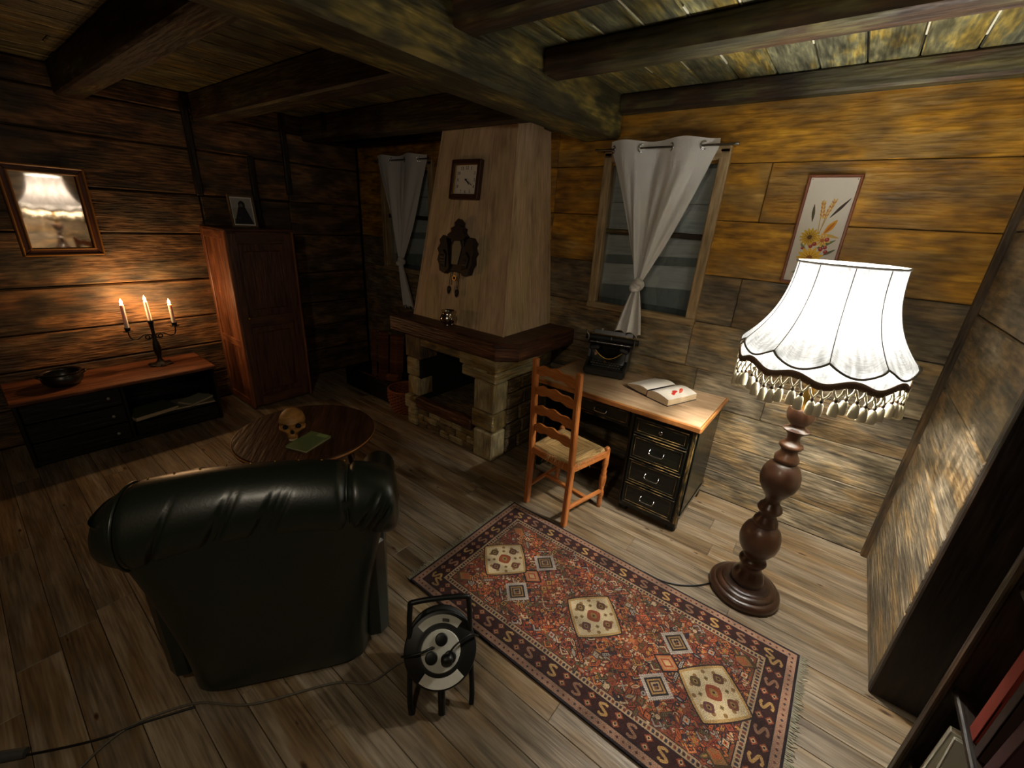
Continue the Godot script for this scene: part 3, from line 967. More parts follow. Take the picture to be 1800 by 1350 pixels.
func build_candles() -> void:
	var wood_y := 0.5
	var at := Vector3(-4.89, wood_y, 2.15)
	var o := thing("candelabrum", "black wrought-iron candelabrum with three lit candles on the sideboard", "candle holder", at, 0)
	part(o, "stand", mb().lathe([Vector2(0, 0), Vector2(0.075, 0), Vector2(0.074, 0.005), Vector2(0.055, 0.012), Vector2(0.03, 0.022), Vector2(0.02, 0.038), Vector2(0.014, 0.055), Vector2(0.018, 0.08), Vector2(0.025, 0.11), Vector2(0.027, 0.14), Vector2(0.022, 0.18), Vector2(0.014, 0.22), Vector2(0.012, 0.26), Vector2(0.012, 0.3), Vector2(0.016, 0.34), Vector2(0.02, 0.36), Vector2(0.022, 0.375), Vector2(0.017, 0.375), Vector2(0.015, 0.365), Vector2(0, 0.365)], 20), M.iron)
	for k in 6:
		var an := TAU * k / 6
		part(o, "foot_leaf", mb().blob(Vector3(cos(an) * 0.06, 0.007, sin(an) * 0.06), Vector3(0.03, 0.007, 0.018), 1, 1, 10, 6, Basis(Vector3(0, 1, 0), -an)), M.iron)
	for s: float in [-1.0, 1.0]:
		var arm := smooth_path([Vector3(0, 0.225, s * 0.04), Vector3(0, 0.236, s * 0.028), Vector3(0, 0.25, s * 0.034), Vector3(0, 0.252, s * 0.05), Vector3(0, 0.238, s * 0.056), Vector3(0, 0.222, s * 0.044), Vector3(0, 0.226, s * 0.022), Vector3(0, 0.245, s * 0.012), Vector3(0, 0.26, s * 0.025), Vector3(0, 0.262, s * 0.06), Vector3(0, 0.245, s * 0.085), Vector3(0, 0.232, s * 0.11), Vector3(0, 0.24, s * 0.14), Vector3(0, 0.275, s * 0.152), Vector3(0, 0.3, s * 0.152)], 3)
		var a := part(o, "arm", mb().sweep(arm, [0.0045], 6), M.iron)
		part(a, "drip_pan", mb().lathe([Vector2(0, 0.3), Vector2(0.03, 0.302), Vector2(0.032, 0.307), Vector2(0.016, 0.306), Vector2(0.017, 0.312), Vector2(0.02, 0.335), Vector2(0.018, 0.336), Vector2(0.015, 0.325), Vector2(0, 0.325)], 16, Transform3D(Basis(), Vector3(0, 0, s * 0.152))), M.iron)
	var wax := cmat(C(244, 236, 220), 0.5)
	wax.subsurf_scatter_enabled = true
	wax.subsurf_scatter_strength = 0.6
	var fm := cmat(C(255, 220, 150), 0.6)
	fm.emission_enabled = true
	fm.emission = Color(1.0, 0.78, 0.5)
	fm.emission_energy_multiplier = 6.0
	for q: Array in [[0.152, 0.322, 0.195, -0.02, "leftmost slim lit candle of the candelabrum, farthest from the wardrobe"], [0.0, 0.362, 0.165, 0.012, "middle lit candle of the candelabrum, set highest"], [-0.152, 0.322, 0.165, 0.015, "rightmost lit candle of the candelabrum, nearest the wardrobe"]]:
		var c := thing("candle", q[4], "candle", at + Vector3(0, q[1], q[0]), 0, "lit candles in the candelabrum")
		c.rotation.x = q[3]
		var L: float = q[2]
		part(c, "wax", mb().lathe([Vector2(0, 0), Vector2(0.0145, 0), Vector2(0.0145, 0), Vector2(0.0135, L * 0.5), Vector2(0.0125, L - 0.006), Vector2(0.0105, L), Vector2(0.004, L - 0.004), Vector2(0, L - 0.004)], 16), wax)
		part(c, "wick", mb().cyl(Vector3(0, L - 0.005, 0), Vector3(0.001, L + 0.008, 0), 0.001, 0.0008, 5), M.black)
		part(c, "flame", mb().lathe([Vector2(0, L + 0.002), Vector2(0.007, L + 0.006), Vector2(0.0105, L + 0.014), Vector2(0.0095, L + 0.024), Vector2(0.0055, L + 0.036), Vector2(0.0015, L + 0.046), Vector2(0, L + 0.05)], 12), fm)
		omni(c, "flame_light", Vector3(0, L + 0.018, 0), Color(1.0, 0.79, 0.56), CANDLE_ENERGY, 0.008)


func build_pendant(at: Vector3) -> void:
	# small hanging lamp behind the viewer: the armchair's leather mirrors it and the clock face and chair back catch it
	var o := thing("pendant_lamp", "small frosted globe pendant lamp hanging behind the viewer", "ceiling light", at)
	var m := cmat(C(240, 236, 226), 0.5)
	m.emission_enabled = true
	m.emission = Color(1.0, 0.94, 0.84)
	m.emission_energy_multiplier = 2.0
	part(o, "globe", mb().blob(Vector3.ZERO, Vector3(0.07, 0.07, 0.07), 1, 1, 24, 16), m)
	part(o, "holder", mb().lathe([Vector2(0, 0.06), Vector2(0.03, 0.06), Vector2(0.026, 0.09), Vector2(0.012, 0.11), Vector2(0, 0.11)], 16), M.brass)
	part(o, "cord", mb().cyl(Vector3(0, 0.1, 0), Vector3(0, CEIL - at.y - 0.02, 0), 0.003, 0.003, 6), M.black)
	part(o, "ceiling_rose", mb().lathe([Vector2(0, CEIL - at.y - 0.025), Vector2(0.04, CEIL - at.y - 0.022), Vector2(0.045, CEIL - at.y), Vector2(0, CEIL - at.y)], 20), M.brass)
	omni(o, "globe_light", Vector3.ZERO, Color(1.0, 0.94, 0.84), PENDANT_ENERGY, 0.065)


const PENDANT_ENERGY := 0.27


func build_fireplace() -> void:
	var o := thing("fireplace", "stone fireplace with dark mantel and tapering plastered hood", "fireplace", Vector3.ZERO)
	# hood: front, right, left faces of painted boards
	var b := [Vector3(-3.39, 0.995, 0.0), Vector3(-3.39, 0.995, 0.68), Vector3(-2.4, 0.995, 0.68), Vector3(-2.44, 0.995, 0.0)]
	var t := [Vector3(-3.22, 2.6, 0.0), Vector3(-3.22, 2.6, 0.45), Vector3(-2.54, 2.6, 0.45), Vector3(-2.6, 2.6, 0.0)]
	var hood := mb()
	for k in 3:
		var w: float = (b[k + 1] - b[k]).length()
		hood.quad(b[k], b[k + 1], t[k + 1], t[k], [Vector3(-1, 0, 0), Vector3(0, 0, 1), Vector3(1, 0, 0)][k], Vector2(0, k * 1.3), Vector2(0, k * 1.3 + w), Vector2(1.6, k * 1.3 + w), Vector2(1.6, k * 1.3))
	hood.quad(t[0], t[1], t[2], t[3], Vector3(0, 1, 0))
	hood.quad(b[0], b[1], b[2], b[3], Vector3(0, -1, 0))
	var h := part(o, "hood", hood, M.plaster)
	# corner beads and vertical board seams of the hood
	part(h, "corner_bead", mb().sweep(pts([b[2], t[2]]), [0.008], 6), M.plaster)
	part(h, "corner_bead", mb().sweep(pts([b[1], t[1]]), [0.008], 6), M.plaster)
	for u: float in [0.3, 0.72]:
		var p0: Vector3 = b[1].lerp(b[2], u)
		var p1: Vector3 = t[1].lerp(t[2], u)
		part(h, "board_seam", mb().sweep(pts([p0 + Vector3(0, 0, -0.001), p1 + Vector3(0, 0, -0.001)]), [0.0022], 4), M.stone_dark)
	# mantel shelf with a clipped corner
	var mp := poly([-3.5, 0.0, -3.5, 0.85, -2.33, 0.85, -2.2, 0.745, -2.2, 0.0])
	part(o, "mantel", mb().prism(mp, 0.0, 0.135, Transform3D(Basis(Vector3(1, 0, 0), Vector3(0, 0, 1), Vector3(0, 1, 0)), Vector3(0, 0.865, 0)), 0.012), M.mantel)
	var st := func(called: String, x0: float, x1: float, y0: float, y1: float, z0: float, z1: float, m: Material, bev := 0.012) -> void:
		var j := 0.006
		part(o, called, mb().box(Vector3((x0 + x1) / 2, (y0 + y1) / 2, (z0 + z1) / 2), Vector3(x1 - x0 - 0.006, y1 - y0 - 0.006, z1 - z0 - 0.006), bev, Basis(Vector3(0, 1, 0), rng.randf_range(-j, j)) * Basis(Vector3(0, 0, 1), rng.randf_range(-j, j)), Vector2(rng.randf() * 3, rng.randf() * 3)), m)
	# mortar cores behind the stones
	part(o, "core", mb().box(Vector3(-2.52, 0.43, 0.36), Vector3(0.21, 0.86, 0.7), 0.0).box(Vector3(-3.31, 0.43, 0.38), Vector3(0.13, 0.86, 0.74), 0.0).box(Vector3(-2.9, 0.11, 0.37), Vector3(0.9, 0.2, 0.72), 0.0), M.soot)
	part(o, "firebox_back", mb().box(Vector3(-2.9, 0.5, 0.06), Vector3(0.9, 0.75, 0.06), 0.0), M.soot)
	part(o, "lintel", mb().box(Vector3(-2.95, 0.815, 0.72), Vector3(0.78, 0.1, 0.1), 0.01, Basis(), Vector2(1, 1)), M.stone_dark)
	# right pillar: stacked blocks under a stepped corbel
	st.call("block", -2.58, -2.37, 0.0, 0.245, 0.62, 0.79, M.stone)
	st.call("block", -2.62, -2.38, 0.245, 0.4, 0.6, 0.775, M.stone)
	st.call("block", -2.6, -2.38, 0.4, 0.655, 0.6, 0.775, M.stone)
	st.call("corbel_stone", -2.72, -2.36, 0.655, 0.745, 0.3, 0.79, M.stone)
	st.call("corbel_stone", -2.74, -2.35, 0.745, 0.865, 0.28, 0.8, M.stone)
	# right flank: courses of rough dark stones
	var ys := [0.0, 0.13, 0.26, 0.395, 0.53, 0.655]
	for r in 5:
		var zs := [0.02, 0.24 + 0.05 * (r % 2), 0.45 - 0.04 * (r % 2), 0.61]
		for k in 3:
			st.call("flank_stone", -2.45, -2.372 + rng.randf_range(-0.004, 0.006), ys[r], ys[r + 1], zs[k], zs[k + 1], M.stone_dark, 0.014)
	st.call("flank_stone", -2.45, -2.372, 0.655, 0.865, 0.02, 0.29, M.stone_dark, 0.014)
	# left pillar
	st.call("block", -3.4, -3.27, 0.0, 0.16, 0.62, 0.785, M.stone)
	st.call("block", -3.42, -3.26, 0.16, 0.29, 0.6, 0.8, M.stone)
	st.call("block", -3.4, -3.24, 0.29, 0.47, 0.6, 0.77, M.stone)
	st.call("block", -3.405, -3.25, 0.47, 0.64, 0.6, 0.775, M.stone)
	st.call("corbel_stone", -3.41, -3.2, 0.64, 0.865, 0.58, 0.78, M.stone_dark)
	for r in 3:
		for k in 2:
			st.call("flank_stone", -3.405, -3.33, r * 0.288, (r + 1) * 0.288, 0.02 + 0.29 * k, 0.31 + 0.29 * k, M.stone_dark)
	# low front wall of small bricks and the dark hearth beam on it
	for r in 3:
		var x := -3.27
		var y := r * 0.066
		if r % 2 == 1:
			st.call("brick", -3.27, -3.2, y, y + 0.066, 0.66, 0.775, M.stone, 0.008)
			x = -3.2
		while x < -2.6:
			var x1 := minf(x + rng.randf_range(0.11, 0.17), -2.58)
			if x1 > -2.63:
				x1 = -2.58
			st.call("brick", x, x1, y, y + 0.066, 0.66, 0.768 + rng.randf_range(0, 0.014), M.stone if rng.randf() < 0.75 else M.stone_dark, 0.009)
			x = x1
	part(o, "hearth_beam", mb().box(Vector3(-2.94, 0.244, 0.755), Vector3(0.66, 0.095, 0.075), 0.012, Basis(Vector3(0, 1, 0), 0.01), Vector2(0.5, 0.2)), M.mantel)
	part(o, "hearth_slab", mb().box(Vector3(-2.93, 0.22, 0.4), Vector3(0.68, 0.05, 0.64), 0.01, Basis(), Vector2(0.2, 0.2)), M.stone_dark)
	# square wall clock on the hood
	var tilt := Basis(Vector3(1, 0, 0), -atan2(0.23, 1.605))
	var c := thing("wall_clock", "square wall clock with brown frame and pale face on the hood", "clock", hood_at(-2.93, 2.05) )
	c.basis = tilt
	var fr := cmat(C(70, 40, 24), 0.45)
	var w := 0.145
	for s: float in [-1.0, 1.0]:
		part(c, "frame", mb().box(Vector3(s * (w - 0.016), 0, 0.02), Vector3(0.034, 0.27, 0.04), 0.005), fr)
		part(c, "frame", mb().box(Vector3(0, s * 0.119, 0.02), Vector3(0.26, 0.034, 0.04), 0.005), fr)
	part(c, "dial", mb().box(Vector3(0, 0, 0.012), Vector3(0.27, 0.25, 0.012), 0.0), cmat(C(230, 224, 212), 0.6))
	part(c, "inner_rim", mb().box(Vector3(-0.11, 0, 0.026), Vector3(0.004, 0.2, 0.01), 0.001).box(Vector3(0.11, 0, 0.026), Vector3(0.004, 0.2, 0.01), 0.001).box(Vector3(0, 0.1, 0.026), Vector3(0.22, 0.004, 0.01), 0.001).box(Vector3(0, -0.1, 0.026), Vector3(0.22, 0.004, 0.01), 0.001), M.brass)
	var font := SystemFont.new()
	font.font_names = PackedStringArray(["Droid Serif"])
	font.font_italic = true
	for k in 12:
		var tm := TextMesh.new()
		tm.font = font
		tm.text = str(k + 1)
		tm.font_size = 26
		tm.pixel_size = 0.0011
		tm.depth = 0.001
		var an := TAU * (k + 1) / 12
		var d := Vector2(sin(an), cos(an))
		d *= 0.082 / maxf(absf(d.x), absf(d.y)) * (0.96 if absf(absf(d.x) - absf(d.y)) < 0.5 else 1.0)
		put(part(c, "numeral", tm, cmat(C(40, 34, 28), 0.6)), Vector3(d.x * 1.02, d.y, 0.019))
	var hand := cmat(C(16, 14, 12), 0.5)
	for q: Array in [[0.075, 0.004, 2.09], [0.05, 0.0055, 2.27]]:
		part(c, "hand", mb().box(Vector3(sin(q[2]), cos(q[2]), 0) * (q[0] / 2) + Vector3(0, 0, 0.022 + q[1] * 0.3), Vector3(q[1], q[0], 0.0015), 0.0, Basis(Vector3(0, 0, 1), -q[2])), hand)
	part(c, "hub", mb().cyl(Vector3(0, 0, 0.018), Vector3(0, 0, 0.028), 0.007, 0.006, 12), hand)
	# carved pendulum clock below it
	var k := thing("cuckoo_clock", "dark carved-leaf wall clock with small pendulum and cone weights", "clock", hood_at(-2.92, 1.55))
	k.basis = tilt
	var cw := cmat(C(38, 25, 16), 0.55)
	var leaf := func(pl: Array, z: float, dd: float, m: Material, called: String) -> void:
		part(k, called, mb().prism(poly(pl), z, z + dd, Transform3D(), 0.004), m)
	leaf.call([-0.075, -0.15, 0.06, -0.155, 0.075, -0.02, 0.055, 0.09, 0.0, 0.13, -0.06, 0.09, -0.085, -0.02], 0.0, 0.045, cw, "body")
	leaf.call([-0.04, -0.1, 0.026, -0.1, 0.05, 0.03, 0.028, 0.075, -0.028, 0.078, -0.05, 0.035], 0.045, 0.008, cmat(C(146, 134, 108), 0.6), "face_plate")
	leaf.call([-0.02, 0.07, -0.075, 0.085, -0.1, 0.11, -0.06, 0.135, -0.066, 0.16, -0.03, 0.175, -0.035, 0.2, 0.0, 0.23, 0.03, 0.205, 0.028, 0.18, 0.06, 0.165, 0.055, 0.14, 0.095, 0.11, 0.075, 0.085, 0.02, 0.075], 0.02, 0.045, cw, "top_leaf")
	for s: float in [-1.0, 1.0]:
		var xs := s * 1.0
		leaf.call([xs * 0.05, -0.13, xs * 0.1, -0.175, xs * 0.15, -0.16, xs * 0.165, -0.11, xs * 0.185, -0.08, xs * 0.175, -0.03, xs * 0.195, 0.0, xs * 0.17, 0.04, xs * 0.18, 0.07, xs * 0.145, 0.105, xs * 0.11, 0.09, xs * 0.095, 0.05, xs * 0.08, 0.0, xs * 0.065, -0.06], 0.012, 0.05, cw, "side_leaf")
		leaf.call([xs * 0.09, -0.13, xs * 0.135, -0.12, xs * 0.15, -0.04, xs * 0.12, 0.0, xs * 0.095, -0.03], 0.055, 0.018, tinted(M.dark_wood, Color(0.9, 0.7, 0.55)), "leaf_relief")
	for q: Array in [[-0.055, -0.27], [-0.035, -0.255], [0.025, -0.28], [0.042, -0.29]]:
		var ch := mb()
		var y := -0.15
		while y > q[1]:
			ch.blob(Vector3(q[0], y, 0.03), Vector3(0.003, 0.006, 0.003), 1, 1, 6, 4)
			y -= 0.01
		part(k, "chain", ch, M.iron)
	for q: Array in [[-0.055, -0.285], [0.032, -0.3]]:
		part(k, "cone_weight", mb().lathe([Vector2(0, 0.02), Vector2(0.012, 0.015), Vector2(0.017, -0.005), Vector2(0.012, -0.03), Vector2(0, -0.045)], 10, Transform3D(Basis(), Vector3(q[0], q[1], 0.03))), cw)
	part(k, "pendulum", mb().box(Vector3(-0.005, -0.17, 0.035), Vector3(0.004, 0.06, 0.002), 0.0).cyl(Vector3(-0.005, -0.2, 0.032), Vector3(-0.005, -0.2, 0.038), 0.018, 0.018, 20), M.brass)
	# small silver jug on the mantel
	var j := thing("silver_jug", "small hammered silver jug with a handle on the mantel", "jug", Vector3(-2.9, 1.0, 0.755), -0.5)
	var sil := cmat(C(190, 184, 176), 0.16, 1.0)
	var pr := [Vector2(0, 0.012), Vector2(0.02, 0.012), Vector2(0.045, 0.024), Vector2(0.06, 0.045), Vector2(0.062, 0.065), Vector2(0.052, 0.088), Vector2(0.044, 0.1), Vector2(0.046, 0.112), Vector2(0.054, 0.122), Vector2(0.051, 0.122), Vector2(0.042, 0.108), Vector2(0.04, 0.09), Vector2(0, 0.06)]
	part(j, "body", mb().lathe(pr, 28), sil)
	part(j, "handle", mb().sweep(smooth_path([Vector3(0.046, 0.115, 0), Vector3(0.075, 0.118, 0), Vector3(0.085, 0.09, 0), Vector3(0.07, 0.055, 0), Vector3(0.056, 0.045, 0)], 4), [0.0045], 8), sil)
	for a in 3:
		var an := TAU * a / 3 + 0.4
		part(j, "foot", mb().blob(Vector3(cos(an) * 0.03, 0.009, sin(an) * 0.03), Vector3(0.008, 0.01, 0.008), 1, 1, 8, 6), sil)
	# firewood box left of the fireplace
	var x := thing("firewood_box", "low black wooden box of firewood left of the fireplace", "box", Vector3(-4.2, 0, 0.5), 0)
	var bm := tinted(M.dark_wood, Color(0.5, 0.55, 0.6))
	part(x, "side", mb().box(Vector3(0, 0.12, 0.16), Vector3(0.74, 0.2, 0.025), 0.004), bm)
	part(x, "side", mb().box(Vector3(0, 0.12, -0.16), Vector3(0.74, 0.2, 0.025), 0.004), bm)
	part(x, "end", mb().box(Vector3(-0.36, 0.12, 0), Vector3(0.025, 0.2, 0.31), 0.004), bm)
	part(x, "end", mb().box(Vector3(0.36, 0.12, 0), Vector3(0.025, 0.2, 0.31), 0.004), bm)
	part(x, "bottom", mb().box(Vector3(0, 0.02, 0), Vector3(0.7, 0.03, 0.3), 0.0), bm)
	for q: Array in [[-0.22, 0.08, 0.06, 0.05, "split log lying at the left end of the firewood box"], [0.08, 0.085, 0.07, -0.05, "split log lying in the middle of the firewood box"], [0.2, 0.178, 0.05, 0.35, "split log lying at the right end of the firewood box"]]:
		var l := thing("firewood_log", q[4], "log", Vector3(-4.2 + q[0], q[1] + 0.02, 0.5 + q[2] - 0.02), q[3], "firewood logs")
		log_shape(l, 0.24, 0.055)
	for q: Array in [[-0.27, 0.3, 0.035, 0.05, "slimmest split log standing upright by the left corner"], [-0.1, 0.36, 0.07, 0.0, "broad split log standing upright in the firewood box"], [0.12, 0.35, 0.09, -0.06, "broadest split log standing upright beside the fireplace"]]:
		var l := thing("firewood_log", q[4], "log", Vector3(-4.18 + q[0], 0.045, 0.385), 0, "firewood logs")
		l.basis = Basis(Vector3(1, 0, 0), -0.06) * Basis(Vector3(0, 0, 1), PI / 2 + q[3] * 0.3)
		l.position.y = 0.045 + (0.5 + q[1] * 0.2) / 2
		log_shape(l, 0.5 + q[1] * 0.2, q[2] * 0.75)
	# wicker basket
	var bk := thing("wicker_basket", "reddish wicker basket on the floor beside the fireplace", "basket", Vector3(-3.62, 0, 0.62), 0.3)
	var wick := cmat(C(136, 72, 38), 0.7)
	for r in 13:
		var path := PackedVector3Array()
		var rr := 0.115 + 0.045 * sin(clampf(r / 12.0, 0, 1) * 1.9)
		for q in 64:
			var an := TAU * q / 64
			var wob := 0.006 * (1.0 if (q / 2 + r) % 2 == 0 else -1.0)
			path.append(Vector3(cos(an) * (rr + wob), 0.012 + r * 0.0165, sin(an) * (rr + wob)))
		part(bk, "weave_ring", mb().sweep(path, [0.0088], 6, true), wick)
	for q in 16:
		var an := TAU * q / 16
		part(bk, "stake", mb().sweep(pts([Vector3(cos(an) * 0.115, 0.0, sin(an) * 0.115), Vector3(cos(an) * 0.15, 0.1, sin(an) * 0.15), Vector3(cos(an) * 0.158, 0.225, sin(an) * 0.158)]), [0.005], 5), wick)
	part(bk, "rim", mb().torus(Vector3(0, 0.23, 0), 0.158, 0.013, Basis(), 40, 8), wick)
	part(bk, "bottom", mb().cyl(Vector3(0, 0.002, 0), Vector3(0, 0.012, 0), 0.115, 0.115, 24), wick)


func hood_at(x: float, y: float) -> Vector3:
	return Vector3(x, y, lerpf(0.68, 0.45, (y - 0.995) / 1.605) + 0.001)


func log_shape(l: Node3D, L: float, r: float) -> void:
	# a split log: bark on the round side, pale wood on the two cloven faces
	var arc := [0.0, 0.0]
	var outline := PackedVector2Array([Vector2(-r * 0.25, -r * 0.35)])
	for i in 9:
		var a := -0.75 + 3.0 * i / 8
		outline.append(Vector2(cos(a), sin(a)) * r * rng.randf_range(0.93, 1.05))
	part(l, "wood", mb().prism(outline, -L / 2, L / 2, Transform3D(Basis(Vector3(0, 1, 0), PI / 2), Vector3.ZERO), 0.004), M.red_wood)


func build_desk() -> void:
	var o := thing("writing_desk", "black-green painted pedestal desk with a worn tan top", "desk", Vector3.ZERO)
	var H := 0.77
	var P: Material = M.desk_paint
	part(o, "desktop", mb().box(Vector3(-1.53, H - 0.012, 0.345), Vector3(1.115, 0.022, 0.61), 0.003, Basis(), Vector2(0.2, 0.1)), M.desk_top)
	part(o, "edge_band", mb().box(Vector3(-1.53, H - 0.019, 0.655), Vector3(1.14, 0.036, 0.018), 0.006, Basis(), Vector2(0.7, 0)), M.desk_edge)
	part(o, "edge_band", mb().box(Vector3(-0.967, H - 0.019, 0.34), Vector3(0.018, 0.036, 0.64), 0.006, Basis(), Vector2(0.1, 0.2)), M.desk_edge)
	part(o, "edge_band", mb().box(Vector3(-2.093, H - 0.019, 0.34), Vector3(0.018, 0.036, 0.64), 0.006, Basis(), Vector2(0.3, 0.4)), M.desk_edge)
	# right pedestal
	var x0 := -1.372
	var x1 := -0.985
	part(o, "pedestal", mb().box(Vector3((x0 + x1) / 2, 0.405, 0.33), Vector3(x1 - x0, 0.66, 0.585), 0.006, Basis(), Vector2(0.3, 0.1)), P)
	part(o, "side_panel", mb().box(Vector3(x1 + 0.004, 0.42, 0.335), Vector3(0.01, 0.56, 0.5), 0.003, Basis(), Vector2(0.1, 0.2)), tinted(P, Color.WHITE, 0.24))
	part(o, "side_rail", mb().box(Vector3(x1 + 0.006, 0.115, 0.335), Vector3(0.016, 0.025, 0.55), 0.004), M.steel)
	part(o, "corner_strip", mb().box(Vector3(x1 - 0.006, 0.405, 0.628), Vector3(0.022, 0.66, 0.012), 0.003), M.worn_edge)
	part(o, "corner_strip", mb().box(Vector3(x0 + 0.008, 0.405, 0.628), Vector3(0.018, 0.66, 0.012), 0.003), P)
	for q: Array in [[x0 + 0.03, 0.58], [x1 - 0.03, 0.58], [x0 + 0.03, 0.09], [x1 - 0.03, 0.09]]:
		part(o, "foot", mb().box(Vector3(q[0], 0.04, q[1]), Vector3(0.06, 0.08, 0.06), 0.008), P)
	part(o, "plinth_rail", mb().box(Vector3((x0 + x1) / 2, 0.058, 0.615), Vector3(x1 - x0, 0.035, 0.02), 0.004), P)
	# drawers
	var ys := [[0.6, 0.705], [0.425, 0.59], [0.25, 0.415], [0.085, 0.24]]
	for k in 4:
		drawer(o, x0 + 0.028, x1 - 0.03, ys[k][0], ys[k][1], 0.63, k == 0)
	# knee hole: apron with a shallow drawer, left panel leg
	part(o, "apron", mb().box(Vector3(-1.73, 0.67, 0.58), Vector3(0.7, 0.13, 0.02), 0.004), P)
	drawer(o, -1.8, -1.395, 0.605, 0.72, 0.598, false)
	part(o, "left_panel", mb().box(Vector3(-2.055, 0.39, 0.33), Vector3(0.04, 0.7, 0.56), 0.006, Basis(), Vector2(0.1, 0.5)), P)
	part(o, "back_panel", mb().box(Vector3(-1.7, 0.5, 0.06), Vector3(0.68, 0.5, 0.016), 0.003, Basis(), Vector2(0.4, 0.5)), P)
	# open book
	var b := thing("open_book", "thick open book with red stains on the desk", "book", Vector3(-1.325, H, 0.305), 0.0)
	var along := Vector3(0.097, 0, -0.251).normalized()
	var across := Vector3(-along.z, 0, along.x)
	b.basis = Basis(across, Vector3.UP, -along)
	page_block(b, 1.0, 0.168, 0.275, 0.056, true)
	page_block(b, -1.0, 0.175, 0.27, 0.03, false)
	part(b, "cover", mb().box(Vector3(0.085, 0.002, 0), Vector3(0.178, 0.004, 0.282), 0.001), cmat(C(34, 30, 30), 0.6))
	part(b, "cover", mb().box(Vector3(-0.088, 0.008, 0), Vector3(0.182, 0.004, 0.278), 0.001, Basis(Vector3(0, 0, 1), -0.06)), cmat(C(34, 30, 30), 0.6))
	part(b, "spine", mb().box(Vector3(0.0, 0.016, 0), Vector3(0.008, 0.03, 0.28), 0.002), cmat(C(92, 26, 22), 0.6))
	typewriter(Vector3(-1.79, H, 0.178), 0.27)


func drawer(o: Node3D, x0: float, x1: float, y0: float, y1: float, z: float, knob: bool) -> void:
	var xm := (x0 + x1) / 2
	var ym := (y0 + y1) / 2
	var w := x1 - x0
	var h := y1 - y0
	var d := part(o, "drawer", mb().box(Vector3(xm, ym, z), Vector3(w, h, 0.018), 0.004, Basis(), Vector2(rng.randf(), rng.randf())), M.desk_paint)
	for s: float in [-1.0, 1.0]:
		part(d, "moulding", mb().box(Vector3(xm, ym + s * (h / 2 - 0.004), z + 0.011), Vector3(w, 0.007, 0.008), 0.0025, Basis(), Vector2(rng.randf(), rng.randf())), M.worn_edge)
		part(d, "moulding", mb().box(Vector3(xm + s * (w / 2 - 0.004), ym, z + 0.011), Vector3(0.007, h, 0.008), 0.0025, Basis(), Vector2(rng.randf(), rng.randf())), M.desk_paint)
		part(d, "bead", mb().box(Vector3(xm, ym + s * (h / 2 - 0.02), z + 0.01), Vector3(w - 0.04, 0.004, 0.005), 0.0015, Basis(), Vector2(rng.randf(), rng.randf())), M.worn_edge)
		part(d, "bead", mb().box(Vector3(xm + s * (w / 2 - 0.02), ym, z + 0.01), Vector3(0.004, h - 0.04, 0.005), 0.0015), M.worn_edge)
	if knob:
		part(d, "lock", mb().lathe([Vector2(0, 0), Vector2(0.013, 0), Vector2(0.014, 0.006), Vector2(0.01, 0.01), Vector2(0.006, 0.007), Vector2(0, 0.007)], 20, Transform3D(Basis(Vector3(1, 0, 0), PI / 2), Vector3(xm, ym, z + 0.009))), M.steel, "round steel lock")
	else:
		part(d, "handle", mb().sweep(smooth_path([Vector3(xm - 0.042, ym + 0.012, z + 0.008), Vector3(xm - 0.044, ym + 0.004, z + 0.02), Vector3(xm - 0.038, ym - 0.01, z + 0.028), Vector3(xm, ym - 0.012, z + 0.03), Vector3(xm + 0.038, ym - 0.01, z + 0.028), Vector3(xm + 0.044, ym + 0.004, z + 0.02), Vector3(xm + 0.042, ym + 0.012, z + 0.008)], 4), [0.0045], 8), M.steel, "curved steel handle")


